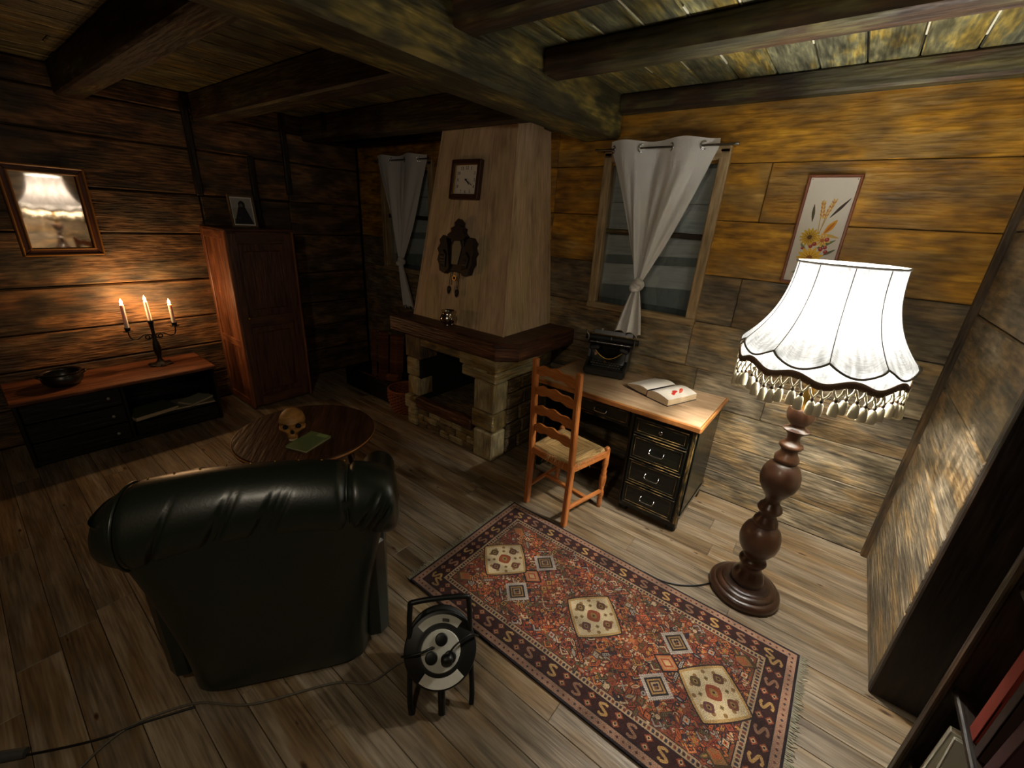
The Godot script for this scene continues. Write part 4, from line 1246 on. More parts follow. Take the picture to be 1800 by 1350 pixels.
func page_block(b: Node3D, s: float, w: float, d: float, th: float, stained: bool) -> void:
	# half of an open book: pages swell from the gutter and fall to the fore edge
	var prof := []
	var n := 14
	for i in n + 1:
		var u := float(i) / n
		var y := th * (0.55 + 0.62 * pow(sin(clampf(u * 2.6 + 0.1, 0, PI)), 0.8) * (1 - u * 0.55)) if s > 0 else th * (0.6 + 1.3 * sin(clampf(u * 2.2 + 0.55, 0, PI)) * (1 - u * 0.75))
		prof.append(Vector2(s * (0.003 + u * w), maxf(y, 0.006)))
	var z0 := -d / 2
	var z1 := d / 2
	var base := 0.005 if s > 0 else 0.009
	var P: Array = []
	for i in n + 1:
		P.append(pts([Vector3(prof[i].x, prof[i].y + base, z0), Vector3(prof[i].x, prof[i].y + base, 0), Vector3(prof[i].x, prof[i].y + base, z1)]))
	var im := Image.create(128, 192, false, Image.FORMAT_RGB8)
	im.fill(C(224, 216, 202))
	if stained:
		for q: Array in [[38, 120, 8, 24, -0.5], [48, 136, 6, 16, -0.6], [66, 118, 10, 14, 0.2], [76, 132, 9, 20, -0.7], [84, 146, 6, 10, -0.5]]:
			dab(im, q[0], q[1], q[2], q[3], q[4], C(206, 92, 64))
		for q: Array in [[66, 118, 8, 11, 0.2], [74, 130, 7, 16, -0.7], [84, 148, 4, 7, -0.5], [36, 112, 4, 10, -0.5]]:
			dab(im, q[0], q[1], q[2], q[3], q[4], C(190, 36, 22))
	var pm := print_mat(im, 0.9)
	part(b, "open_page", mb().grid(P, false, 1, 1, 1), pm)
	var e := mb()
	for zz: float in [z0, z1]:
		for i in n:
			var a: Vector2 = prof[i]
			var c: Vector2 = prof[i + 1]
			e.quad(Vector3(a.x, base, zz), Vector3(c.x, base, zz), Vector3(c.x, c.y + base, zz), Vector3(a.x, a.y + base, zz), Vector3(0, 0, signf(zz)), Vector2(a.x, 0), Vector2(c.x, 0), Vector2(c.x, c.y), Vector2(a.x, a.y))
	e.quad(Vector3(prof[n].x, base, z0), Vector3(prof[n].x, base, z1), Vector3(prof[n].x, prof[n].y + base, z1), Vector3(prof[n].x, prof[n].y + base, z0), Vector3(s, 0, 0), Vector2(z0, 0), Vector2(z1, 0), Vector2(z1, prof[n].y), Vector2(z0, prof[n].y))
	part(b, "page_edges", e, M.pages)


func typewriter(at: Vector3, turn: float) -> void:
	var o := thing("typewriter", "black antique typewriter with round keys on the desk", "typewriter", at, turn)
	o.scale = Vector3(1, 1, 0.86)
	var K := cmat(C(16, 17, 16), 0.3)
	K.clearcoat_enabled = true
	K.clearcoat = 0.4
	var D := cmat(C(9, 9, 9), 0.6)
	# footprint 0.30 wide, 0.34 deep; front at +z
	part(o, "base", mb().box(Vector3(0, 0.025, 0), Vector3(0.29, 0.04, 0.33), 0.012), K)
	part(o, "front_bar", mb().box(Vector3(0, 0.045, 0.158), Vector3(0.3, 0.055, 0.03), 0.012), K)
	for s: float in [-1.0, 1.0]:
		var side := poly([-0.16, 0.04, 0.15, 0.04, 0.155, 0.07, 0.05, 0.115, 0.03, 0.185, -0.02, 0.2, -0.16, 0.2])
		part(o, "side_frame", mb().prism(side, -0.009, 0.009, Transform3D(Basis(Vector3(0, 0, 1), Vector3(0, 1, 0), Vector3(-1, 0, 0)), Vector3(s * 0.138, 0, 0)), 0.003), K)
		part(o, "shoulder", mb().box(Vector3(s * 0.108, 0.185, 0.02), Vector3(0.075, 0.03, 0.07), 0.012, Basis(Vector3(0, 0, 1), s * -0.18)), cmat(C(44, 45, 50), 0.35))
		part(o, "rubber_foot", mb().cyl(Vector3(s * 0.12, 0, 0.13), Vector3(s * 0.12, 0.012, 0.13), 0.016, 0.014, 10).cyl(Vector3(s * 0.12, 0, -0.13), Vector3(s * 0.12, 0.012, -0.13), 0.016, 0.014, 10), D)
	part(o, "back_plate", mb().box(Vector3(0, 0.12, -0.13), Vector3(0.27, 0.17, 0.02), 0.004), K)
	# curved shield in front of the type bars
	var P: Array = []
	for i in 9:
		var t := i / 8.0
		var row := PackedVector3Array()
		for j in 17:
			var u := j / 16.0 * 2 - 1
			var top := 0.19 - 0.075 * pow(1 - u * u, 1.3)
			row.append(Vector3(u * 0.125, lerpf(0.09, top, t), 0.075 - 0.05 * t + 0.03 * (1 - u * u)))
		P.append(row)
	part(o, "type_shield", mb().grid(P, false, 1), K)
	var rim := PackedVector3Array()
	for j in 17:
		var u := j / 16.0 * 2 - 1
		rim.append(Vector3(u * 0.125, 0.192 - 0.075 * pow(1 - u * u, 1.3), 0.026 + 0.03 * (1 - u * u)))
	part(o, "shield_rim", mb().sweep(rim, [0.0025], 6), M.brass)
	var bars := mb()
	for j in 28:
		var a := lerpf(-1.1, 1.1, j / 27.0)
		bars.sweep(pts([Vector3(sin(a) * 0.085, 0.17 - 0.06 * cos(a) * 0.4, 0.0), Vector3(sin(a) * 0.03, 0.105, -0.02)]), [0.0016], 4)
	part(o, "type_bars", bars, D).set_meta("kind", "stuff")
	# key rows, each key a ring-topped button on a lever
	var ring := cmat(C(170, 168, 160), 0.3, 1.0)
	var km := mb().cyl(Vector3(0, 0, 0), Vector3(0, 0.004, 0), 0.0072, 0.0072, 10).mesh(cmat(C(30, 30, 30), 0.3))
	mb().torus(Vector3(0, 0.004, 0), 0.0068, 0.0011, Basis(), 12, 4).mesh(ring, km)
	mb().cyl(Vector3(0, -0.03, 0), Vector3(0, 0, 0), 0.0014, 0.0014, 4).mesh(D, km)
	for r in 4:
		var cnt: int = [11, 12, 11, 10][r]
		for c in cnt:
			var p := part(o, "key", km, null)
			p.position = Vector3((c - (cnt - 1) / 2.0) * 0.0195 + 0.003 * r, 0.095 - r * 0.0125, 0.085 + r * 0.0185)
	part(o, "space_bar", mb().box(Vector3(0, 0.056, 0.158), Vector3(0.12, 0.008, 0.012), 0.003), D)
	part(o, "maker_plate", mb().box(Vector3(-0.085, 0.15, 0.075), Vector3(0.018, 0.022, 0.003), 0.001), cmat(C(150, 104, 84), 0.6))
	part(o, "crest", mb().cyl(Vector3(-0.01, 0.105, 0.104), Vector3(-0.01, 0.105, 0.107), 0.008, 0.008, 14), M.brass)
	# carriage
	var ca := part(o, "carriage", mb().box(Vector3(0, 0.215, -0.05), Vector3(0.34, 0.022, 0.09), 0.006), K)
	part(ca, "platen", mb().cyl(Vector3(-0.165, 0.245, -0.045), Vector3(0.165, 0.245, -0.045), 0.023, 0.023, 20), D)
	for s: float in [-1.0, 1.0]:
		part(ca, "platen_knob", mb().cyl(Vector3(s * 0.165, 0.245, -0.045), Vector3(s * 0.195, 0.245, -0.045), 0.021, 0.019, 16), D)
		part(ca, "end_plate", mb().box(Vector3(s * 0.168, 0.24, -0.05), Vector3(0.006, 0.06, 0.085), 0.002), M.steel)
	part(ca, "paper_rest", mb().box(Vector3(0, 0.275, -0.085), Vector3(0.29, 0.05, 0.006), 0.002, Basis(Vector3(1, 0, 0), -0.35)), K)
	part(ca, "paper_bail", mb().cyl(Vector3(-0.15, 0.222, 0.004), Vector3(0.15, 0.222, 0.004), 0.0028, 0.0028, 8), M.steel)
	for x: float in [-0.095, 0.085]:
		part(ca, "bail_roller", mb().cyl(Vector3(x - 0.006, 0.222, 0.004), Vector3(x + 0.006, 0.222, 0.004), 0.009, 0.009, 10), M.steel)
	part(ca, "front_rail", mb().box(Vector3(0, 0.27, -0.058), Vector3(0.31, 0.006, 0.006), 0.001), M.brass)
	part(ca, "return_lever", mb().sweep(smooth_path([Vector3(-0.165, 0.25, -0.02), Vector3(-0.185, 0.29, 0.0), Vector3(-0.19, 0.305, 0.01)], 3), [0.004], 6), M.steel)
	part(ca, "margin_stop", mb().box(Vector3(-0.08, 0.3, -0.08), Vector3(0.016, 0.024, 0.014), 0.002).box(Vector3(0.0, 0.255, -0.018), Vector3(0.006, 0.022, 0.004), 0.001), cmat(C(150, 150, 140), 0.5))


func build_chair() -> void:
	# ladder-back chair, its back to the viewer, pushed up to the desk
	var L := Vector3(-1.872, 0, 0.985)
	var R := Vector3(-1.547, 0, 1.03)
	var o := thing("ladder_back_chair", "orange-brown ladder-back chair with frayed rush seat at the desk", "chair", (L + R) / 2, 0)
	var ax := (R - L).normalized()
	o.basis = Basis(ax, Vector3.UP, ax.cross(Vector3.UP))
	var W: Material = M.chair_wood
	var hw := 0.164
	# local: back at z=0, seat extends to -z (towards the desk)
	for s: float in [-1.0, 1.0]:
		var lean := Transform3D(Basis(Vector3(1, 0, 0), 0.045), Vector3(s * hw, 0.45, 0))
		part(o, "back_post", mb().box(Vector3(s * hw, 0.225, 0.0), Vector3(0.034, 0.45, 0.04), 0.006, Basis(Vector3(1, 0, 0), -0.02), Vector2(0.3 * s, 0.2)).box(lean * Vector3(0, 0.29, 0), Vector3(0.034, 0.6, 0.038), 0.006, lean.basis, Vector2(0.5 * s, 0.4)), W)
	for k in 4:
		var y: float = [0.985, 0.855, 0.725, 0.6][k]
		var pl := []
		var n := 24
		for i in n + 1:
			var u := float(i) / n * 2 - 1
			pl.append(u * (hw - 0.01))
			pl.append(0.026 + 0.02 * cos(u * PI * 0.5) + 0.006 * cos(u * PI * 3.0) - 0.004)
		for i in n + 1:
			var u := 1 - float(i) / n * 2
			pl.append(u * (hw - 0.01))
			pl.append(-0.03 + 0.012 * cos(u * PI * 0.5) - 0.005 * cos(u * PI * 3.0))
		part(o, "slat", mb().prism(poly(pl), -0.006, 0.006, Transform3D(Basis(Vector3(1, 0, 0), 0.045), Vector3(0, y - 0.015, 0.045 * (y - 0.45))), 0.0), W)
	# seat frame, slightly wider at the front
	var fz := -0.34
	var fw := 0.19
	part(o, "rear_rail", mb().box(Vector3(0, 0.415, -0.002), Vector3(hw * 2, 0.05, 0.026), 0.005, Basis(), Vector2(0.2, 0)), W)
	part(o, "front_rail", mb().box(Vector3(0, 0.415, fz), Vector3(fw * 2, 0.05, 0.026), 0.005, Basis(), Vector2(0.4, 0)), W)
	for s: float in [-1.0, 1.0]:
		var a := Vector3(s * hw, 0.415, 0)
		var b := Vector3(s * fw, 0.415, fz)
		part(o, "side_rail", mb().box((a + b) / 2, Vector3(0.024, 0.05, (b - a).length()), 0.005, Basis(Vector3(0, 1, 0), atan2(-(b - a).x, -(b - a).z)), Vector2(0.1, s)), W)
		part(o, "front_leg", mb().lathe([Vector2(0, 0), Vector2(0.014, 0), Vector2(0.016, 0.02), Vector2(0.018, 0.06), Vector2(0.014, 0.075), Vector2(0.02, 0.09), Vector2(0.021, 0.12), Vector2(0.015, 0.14), Vector2(0.018, 0.17), Vector2(0.022, 0.2), Vector2(0.023, 0.24), Vector2(0.016, 0.27), Vector2(0.02, 0.285), Vector2(0.014, 0.3), Vector2(0.02, 0.33), Vector2(0.02, 0.45), Vector2(0.012, 0.465), Vector2(0, 0.468)], 14, Transform3D(Basis(), Vector3(s * fw, 0, fz))), W)
		var c := Vector3(s * hw, 0.13, 0)
		var d := Vector3(s * fw, 0.13, fz)
		part(o, "side_stretcher", mb().box((c + d) / 2, Vector3(0.022, 0.026, (d - c).length()), 0.005, Basis(Vector3(0, 1, 0), atan2(-(d - c).x, -(d - c).z)), Vector2(0.2, s)), W)
	part(o, "cross_stretcher", mb().box(Vector3(0, 0.13, -0.19), Vector3(0.34, 0.022, 0.026), 0.004), W)
	# rush seat: four woven triangles that swell to the rails
	var rush := cmat(C(196, 160, 104), 0.85)
	var stn := grain(521, [[0.0, C(118, 88, 46)], [0.5, C(182, 146, 90)], [1.0, C(220, 190, 138)]], [[0.0, C(96, 74, 42)], [1.0, C(190, 156, 104)]], [0.2, 1.6, 0.5, 0.3], 0.4, 256, 256, 0.85, 3.0, Vector2(0.4, 0.12))
	var cen := Vector3(0, 0.44, -0.18)
	var cor := [Vector3(-hw - 0.012, 0.445, 0.01), Vector3(hw + 0.012, 0.445, 0.01), Vector3(fw + 0.012, 0.445, fz - 0.012), Vector3(-fw - 0.012, 0.445, fz - 0.012)]
	for k in 4:
		var P: Array = []
		var a: Vector3 = cor[k]
		var b: Vector3 = cor[(k + 1) % 4]
		for i in 14:
			var t := i / 13.0
			var row := PackedVector3Array()
			for j in 21:
				var u := j / 20.0
				var p := a.lerp(b, u).lerp(cen, t)
				p.y += 0.012 * sin(clampf(t * 2.2, 0, 1) * PI * 0.5) - 0.02 * t * t + 0.0022 * sin(t * 90.0)
				if t < 0.08:
					p.y -= 0.03 * (1 - t / 0.08)
				row.append(p)
			P.append(row)
		part(o, "rush_seat", mb().grid(P, false, 1, 1, 1, Vector2.ZERO, true), stn)
	# broken strands sticking out at the back and the right edge
	var str := mb()
	for i in 90:
		var p: Vector3
		var d: Vector3
		if i < 46:
			p = Vector3(rng.randfn(0.03, 0.035), 0.45, rng.randf_range(0.0, 0.02))
			d = Vector3(rng.randfn(0, 0.6), rng.randfn(-0.25, 0.5), rng.randf_range(0.2, 1.0))
		else:
			p = Vector3(hw + 0.01, 0.448, rng.randf_range(-0.3, -0.02))
			d = Vector3(rng.randf_range(0.1, 0.7), rng.randfn(0.1, 0.5), rng.randfn(0, 0.6))
		d = d.normalized() * rng.randf_range(0.02, 0.07)
		str.sweep(pts([p, p + d * 0.5 + Vector3(0, 0.006, 0), p + d - Vector3(0, 0.008, 0)]), [0.0013, 0.0011, 0.0006], 4, false, 1.0, false)
	part(o, "frayed_straw", str, rush).set_meta("kind", "stuff")


func build_armchair() -> void:
	var o := thing("leather_armchair", "dark green leather armchair with rolled back seen from behind", "armchair", Vector3(-1.88, 0, 2.63), deg_to_rad(55))
	var L := cmat(C(26, 35, 27), 0.4)
	L.clearcoat_enabled = true
	L.clearcoat = 0.5
	L.clearcoat_roughness = 0.3
	var wr := nbytes(601, 0.03, 5, 512, 512, 512, 512, true)
	var wi := Image.create_from_data(512, 512, false, Image.FORMAT_L8, wr)
	wi.convert(Image.FORMAT_RGBA8)
	wi.bump_map_to_normal_map(1.2)
	L.normal_enabled = true
	L.normal_texture = ImageTexture.create_from_image(wi)
	L.normal_scale = 0.35
	L.uv1_scale = Vector3(2.5, 2.5, 1)
	# local axes: x to the right as seen from behind, -z forward; the back's rear face is at z = 0
	# backrest shell, a little narrower at the foot
	var P: Array = []
	for i in 15:
		var t := i / 14.0
		var y := lerpf(0.02, 0.84, t)
		var hw := 0.325 + 0.145 * pow(t, 1.7)
		var row := PackedVector3Array()
		for j in 48:
			var a := TAU * j / 48
			row.append(Vector3(hw * MB.pw(cos(a), 0.35), y, -0.13 + 0.125 * MB.pw(sin(a), 0.55) + 0.03 * (1 - t) * 0.0 - 0.02 * (1.0 - t)))
		P.append(row)
	var lo := PackedVector3Array()
	for j in 48:
		lo.append(Vector3(0, 0.02, -0.15))
	P.insert(0, P[0])
	P.insert(0, lo)
	part(o, "backrest", mb().grid(P, true, 0, 1, 1, Vector2.ZERO, true), L)
	# rolled top with gathered pleats
	P = []
	var n := 110
	for i in n + 1:
		var u := float(i) / n * 2 - 1
		var row := PackedVector3Array()
		var endr := pow(maxf(1 - pow(absf(u), 22.0), 0.0), 0.4)
		var dip := 1.0 - 0.16 * exp(-pow((u - 0.62) / 0.035, 2)) - 0.05 * exp(-pow((u + 0.78) / 0.03, 2))
		for j in 40:
			var a := TAU * j / 40
			var r := (0.135 + 0.014 * clampf(-u, 0, 1)) * endr * dip * (1.0 - 0.3 * smoothstep(0.72, 1.0, -u))
			# pleats on the rear lower half
			var rear := clampf(sin(a - 0.2), 0, 1) * clampf(-cos(a) + 0.85, 0, 1)
			for q: Array in [[-0.22, 0.02], [-0.17, 0.015], [0.06, 0.016], [0.11, 0.022], [0.16, 0.014], [-0.55, 0.012], [0.75, 0.012], [0.82, 0.012], [0.87, 0.012]]:
				r -= 0.026 * rear * exp(-pow((u - q[0] - 0.14 * cos(a)) / q[1], 2))
			row.append(Vector3(u * 0.485, 0.79 + 0.02 * cos(u * 1.5) + cos(a) * r - 0.05 * u * u, -0.125 + sin(a) * r * 1.0))
		P.append(row)
	part(o, "back_roll", mb().grid(P, true, 0, 1, 1, Vector2.ZERO, true), L)
	for u: float in [0.62, -0.78]:
		var sp := PackedVector3Array()
		for j in 26:
			var a := -1.2 + 3.6 * j / 25
			var r := 0.137 * (0.85 if u > 0 else 1.05)
			sp.append(Vector3(u * 0.485, 0.79 + 0.02 * cos(u * 1.5) + cos(a) * r - 0.05 * u * u, -0.125 + sin(a) * r))
		part(o, "piping", mb().sweep(sp, [0.005], 6), L)
	# rolled arms
	for s: float in [-1.0, 1.0]:
		P = []
		for i in 30:
			var t := i / 29.0
			var row := PackedVector3Array()
			var er := sqrt(maxf(1 - pow(t, 18.0), 0.0))
			for j in 28:
				var a := TAU * j / 28
				row.append(Vector3(s * (0.38 + 0.02 * t) + cos(a) * 0.085 * er, 0.6 - 0.04 * t + sin(a) * 0.08 * er + 0.1 * pow(1 - t, 3.0), -0.12 - 0.64 * t))
			P.append(row)
		var arm := part(o, "armrest", mb().grid(P, true, 0, 1, 1, Vector2.ZERO, true), L)
		part(arm, "arm_panel", mb().box(Vector3(s * 0.36, 0.31, -0.42), Vector3(0.11, 0.55, 0.66), 0.035), L)
	part(o, "seat_base", mb().box(Vector3(0, 0.19, -0.42), Vector3(0.66, 0.3, 0.64), 0.03), L)
	part(o, "seat_cushion", mb().blob(Vector3(0, 0.41, -0.46), Vector3(0.31, 0.085, 0.31), 0.5, 0.3, 36, 14), L)
	for q: Array in [[-0.28, -0.06], [0.28, -0.06], [-0.34, -0.7], [0.34, -0.7]]:
		part(o, "foot", mb().cyl(Vector3(q[0], 0, q[1] - 0.02), Vector3(q[0], 0.1, q[1] - 0.02), 0.022, 0.03, 12), M.dark_wood)
	for k in 9:
		var x := -0.33 + 0.62 * k / 8.0
		part(o, "nail_head", mb().blob(Vector3(x, 0.79 + 0.128 + 0.02 * cos(x / 0.485 * 1.5) - 0.05 * pow(x / 0.485, 2) + 0.018 * clampf(-x / 0.485, 0, 1), -0.17), Vector3(0.004, 0.003, 0.004), 1, 1, 8, 4), M.brass)


func build_rug() -> void:
	var o := thing("oriental_rug", "red oriental rug with three cream diamond medallions", "rug", Vector3(-1.0875, 0, 1.51))
	var W := 1340
	var H := 712
	var im := Image.create(W, H, false, Image.FORMAT_RGB8)
	var px := 800.0
	var navy := C(40, 28, 32)
	var pink := C(168, 128, 104)
	var maroon := C(60, 28, 26)
	var beige := C(178, 150, 116)
	var rust := C(140, 74, 46)
	im.fill(navy)
	var r := func(inset: float, c: Color) -> void:
		var k := int(inset * px)
		im.fill_rect(Rect2i(k, k, W - 2 * k, H - 2 * k), c)
	r.call(0.01, pink)
	r.call(0.044, navy)
	r.call(0.05, maroon)
	r.call(0.118, navy)
	r.call(0.123, beige)
	r.call(0.15, navy)
	r.call(0.154, rust)
	var g := RandomNumberGenerator.new()
	g.seed = 77
	var pal := [C(196, 98, 48), C(180, 134, 68), C(200, 174, 138), C(52, 44, 56), C(104, 94, 60), C(140, 58, 40), C(150, 74, 50), C(204, 122, 70), C(160, 152, 142), C(150, 74, 46), C(172, 88, 52)]
	# border ornaments walk round the rug
	var walk := func(inset: float, step: float, f: Callable) -> void:
		var x0 := inset * px
		var per := [[Vector2(x0, x0), Vector2(W - x0, x0)], [Vector2(W - x0, x0), Vector2(W - x0, H - x0)], [Vector2(W - x0, H - x0), Vector2(x0, H - x0)], [Vector2(x0, H - x0), Vector2(x0, x0)]]
		for e: Array in per:
			var L: float = e[0].distance_to(e[1])
			var cnt := int(L / (step * px))
			var d: Vector2 = (e[1] - e[0]) / L
			for q in cnt:
				f.call(e[0] + d * L * (q + 0.5) / cnt, d.angle(), q)
	walk.call(0.027, 0.026, func(p, a, q): dab(im, p.x, p.y, 5, 5, a, [C(90, 44, 34), C(60, 50, 60), C(120, 70, 50)][q % 3], 1.0))
	walk.call(0.1365, 0.0165, func(p, a, q): dab(im, p.x, p.y, 4.2, 5.5, a, [C(70, 46, 40), C(56, 50, 62), C(120, 60, 44)][q % 3], 4.0))
	walk.call(0.084, 0.058, func(p, a, q):
		var d := Vector2.from_angle(a)
		var e := d.orthogonal()
		if q % 2 == 0:
			var col: Color = [C(186, 146, 88), C(150, 110, 84)][(q / 2) % 2]
			var last := Vector2.ZERO
			for k in 25:
				var t := k / 24.0 * 2 - 1
				var pt: Vector2 = p + e * t * 19.0 + d * sin(t * PI) * -15.0
				if k > 0:
					stroke(im, last, pt, 4.6, col)
				last = pt
			dab(im, (p + e * 17.0 + d * 6.0).x, (p + e * 17.0 + d * 6.0).y, 5, 5, 0, col)
			dab(im, (p - e * 17.0 - d * 6.0).x, (p - e * 17.0 - d * 6.0).y, 5, 5, 0, col)
		else:
			for s: float in [-1.0, 1.0]:
				var c: Vector2 = p + e * s * 15.0
				dab(im, c.x, c.y, 15, 13, a, C(148, 74, 46), 1.0)
				dab(im, c.x, c.y, 9, 8, a, C(190, 158, 116), 1.0)
				dab(im, c.x, c.y, 4, 4, a, navy, 1.0))
	# field: small motifs mirrored about the long axis
	var cz := H / 2.0
	var lim := 0.165 * px
	for q in 1500:
		var x := g.randf_range(lim, W - lim)
		var y := g.randf_range(lim, cz)
		var kind := g.randi() % 7
		var col: Color = pal[g.randi() % pal.size()]
		var dk: Color = [navy, C(96, 46, 36), C(84, 52, 40)][g.randi() % 3]
		var col2: Color = pal[g.randi() % pal.size()]
		var an := [0.0, PI / 4, PI / 2, -PI / 4][g.randi() % 4] as float
		for s: float in [1.0, -1.0]:
			var yy := cz + s * (y - cz)
			var aa := an * s
			match kind:
				0:
					dab(im, x, yy, 19, 17, aa, dk, 1.0)
					dab(im, x, yy, 15, 13, aa, col, 1.0)
					dab(im, x, yy, 8, 7, aa, col2, 1.0)
					dab(im, x, yy, 3, 3, aa, dk, 1.0)
				1:
					dab(im, x, yy, 23, 8, aa, dk, 8.0)
					dab(im, x, yy, 20, 5, aa, col, 8.0)
					for k in 5:
						dab(im, x + cos(aa) * (k - 2) * 8, yy + sin(aa) * (k - 2) * 8, 1.8, 2.6, aa, dk)
				2:
					dab(im, x, yy, 10, 10, aa, dk, 2.0)
					dab(im, x, yy, 8, 8, aa, col, 2.0)
					dab(im, x, yy, 3.4, 3.4, aa, col2, 2.0)
				3:
					for e: Array in [[5.0, dk], [2.8, col]]:
						stroke(im, Vector2(x - 16, yy), Vector2(x, yy - 14 * s), e[0], e[1])
						stroke(im, Vector2(x, yy - 14 * s), Vector2(x + 16, yy), e[0], e[1])
						stroke(im, Vector2(x + 16, yy), Vector2(x + 7, yy + 6 * s), e[0], e[1])
				4:
					dab(im, x, yy, 9, 19, aa, dk, 1.5)
					dab(im, x, yy, 6.5, 16, aa, col, 1.5)
					dab(im, x, yy, 3, 10, aa, col2, 1.5)
				5:
					for e in 3:
						dab(im, x + (e - 1) * 10 * cos(aa), yy + (e - 1) * 10 * sin(aa), 5.5, 5.5, 0, col if e % 2 == 0 else col2, 2.0)
				6:
					for e in 4:
						var b := aa + e * PI / 2
						stroke(im, Vector2(x, yy), Vector2(x + cos(b) * 13, yy + sin(b) * 13), 2.6, col)
						dab(im, x + cos(b) * 14, yy + sin(b) * 14, 4, 4, 0, col2)
	# tan corner triangles and lattice lines
	for sx: float in [-1.0, 1.0]:
		for sy: float in [-1.0, 1.0]:
			for k in 4:
				var cx := W / 2.0 + sx * (W / 2.0 - 0.19 * px - k * 6)
				dab(im, cx, cz + sy * (cz - 0.2 * px - k * 5), 40 - k * 9, 30 - k * 7, 0, [C(90, 66, 40), C(158, 112, 66), C(176, 92, 48), C(150, 104, 60)][k], 1.0)
	for x: float in [0.47, 1.21, 0.845]:
		for k in 5:
			dab(im, x * px, cz, 52 - k * 9, 44 - k * 8, 0, [navy, C(186, 106, 62), C(176, 136, 92), C(160, 74, 44), C(190, 160, 116)][k], 1.0)
	# dark lattice diamonds with pale saw-tooth outline
	for x: float in [0.47, 1.21]:
		for z: float in [0.318, 0.578]:
			var c := Vector2(x * px, z * px)
			dab(im, c.x, c.y, 62, 62, 0, C(112, 56, 48), 1.0)
			for q in 4:
				var d0 := Vector2.from_angle(q * PI / 2) * 56.0
				var d1 := Vector2.from_angle((q + 1) * PI / 2) * 56.0
				for k in 11:
					var p := c + d0.lerp(d1, k / 10.0)
					dab(im, p.x, p.y, 4.2, 4.2, 0, C(190, 180, 170))
			dab(im, c.x, c.y, 51, 51, 0, C(182, 170, 156), 1.0)
			dab(im, c.x, c.y, 44, 44, 0, C(42, 36, 34), 1.0)
			dab(im, c.x, c.y, 35, 35, 0, C(166, 126, 74), 1.0)
			dab(im, c.x, c.y, 27, 27, 0, C(60, 42, 40), 1.0)
			dab(im, c.x, c.y, 21, 21, 0, C(172, 140, 100), 1.0)
			for q: Array in [[-6, 0, C(60, 36, 40)], [6, 2, C(90, 40, 34)], [0, -7, C(50, 44, 56)], [1, 7, C(120, 84, 40)]]:
				dab(im, c.x + q[0], c.y + q[1], 5, 5, 0.6, q[2])
	# three cream medallions with indented corners
	for x: float in [0.28, 0.845, 1.407]:
		var c := Vector2(x * px, cz)
		dab(im, c.x, c.y, 122, 126, 0, C(46, 30, 28), 1.12)
		dab(im, c.x, c.y, 116, 120, 0, C(188, 150, 92), 1.12)
		dab(im, c.x, c.y, 106, 110, 0, C(214, 192, 152), 1.08)
		for q in 12:
			var a := TAU * q / 12 + 0.26
			dab(im, c.x + cos(a) * 70, c.y + sin(a) * 74, 7, 7, a, C(150, 112, 66))
		for q: Array in [[0, 0, 30, C(150, 74, 42)], [0, -60, 20, C(104, 66, 46)], [0, 60, 20, C(104, 62, 60)], [-60, 0, 20, C(96, 74, 46)], [60, 0, 20, C(112, 62, 44)]]:
			dab(im, c.x + q[0], c.y + q[1], q[2], q[2], 0.4, q[3], 1.4)
			dab(im, c.x + q[0], c.y + q[1], q[2] * 0.55, q[2] * 0.4, 0.4, C(150, 120, 66), 1.4)
			dab(im, c.x + q[0], c.y + q[1], 4, 4, 0.4, C(52, 36, 40))
		for q: Array in [[-34, -34], [34, -34], [-34, 34], [34, 34]]:
			dab(im, c.x + q[0], c.y + q[1], 9, 9, 0.7, C(150, 122, 76), 1.0)
			dab(im, c.x + q[0], c.y + q[1], 4, 4, 0.7, C(84, 80, 48), 1.0)
	# knots: every few millimetres the wool changes tone
	var nz := nbytes(611, 0.35, 2, W, H, W, H)
	var nw := nbytes(613, 0.02, 3, W / 4, H / 4, W, H)
	var dt := im.get_data()
	for i in W * H:
		var f := 0.8 + (nz[i] - 127) / 320.0 + (nw[i] - 127) / 640.0
		dt[i * 3] = clampi(int(dt[i * 3] * f), 0, 255)
		dt[i * 3 + 1] = clampi(int(dt[i * 3 + 1] * f), 0, 255)
		dt[i * 3 + 2] = clampi(int(dt[i * 3 + 2] * f), 0, 255)
	var m := print_mat(Image.create_from_data(W, H, false, Image.FORMAT_RGB8, dt), 0.95)
	var hi := Image.create_from_data(W, H, false, Image.FORMAT_L8, nz)
	hi.convert(Image.FORMAT_RGBA8)
	hi.bump_map_to_normal_map(1.5)
	m.normal_enabled = true
	m.normal_texture = ImageTexture.create_from_image(hi)
	var hx := 0.8375
	var hz := 0.445
	var P: Array = []
	for i in 25:
		var row := PackedVector3Array()
		for j in 41:
			var u := j / 40.0 * 2 - 1
			var w := i / 24.0 * 2 - 1
			row.append(Vector3(u * hx, 0.0085 + 0.001 * sin(u * 9.0 + w * 4.0), w * hz))
		P.append(row)
	part(o, "pile", mb().grid(P, false, 1), m)
	part(o, "selvedge", mb().box(Vector3(0, 0.003, 0), Vector3(hx * 2, 0.006, hz * 2), 0.0), cmat(C(36, 24, 24), 0.95))
	for s: float in [-1.0, 1.0]:
		var fr := mb()
		for k in 150:
			var z := -hz + 2 * hz * (k + 0.5) / 150
			var L := rng.randf_range(0.022, 0.042)
			fr.sweep(pts([Vector3(s * hx, 0.004, z), Vector3(s * (hx + L * 0.5), 0.0028, z + rng.randf_range(-0.004, 0.004)), Vector3(s * (hx + L), 0.002, z + rng.randf_range(-0.009, 0.009))]), [0.0026, 0.0024, 0.0014], 4, false, 1.0, false)
		part(o, "fringe", fr, cmat(C(176, 170, 148), 0.9), "short pale fringe").set_meta("kind", "stuff")


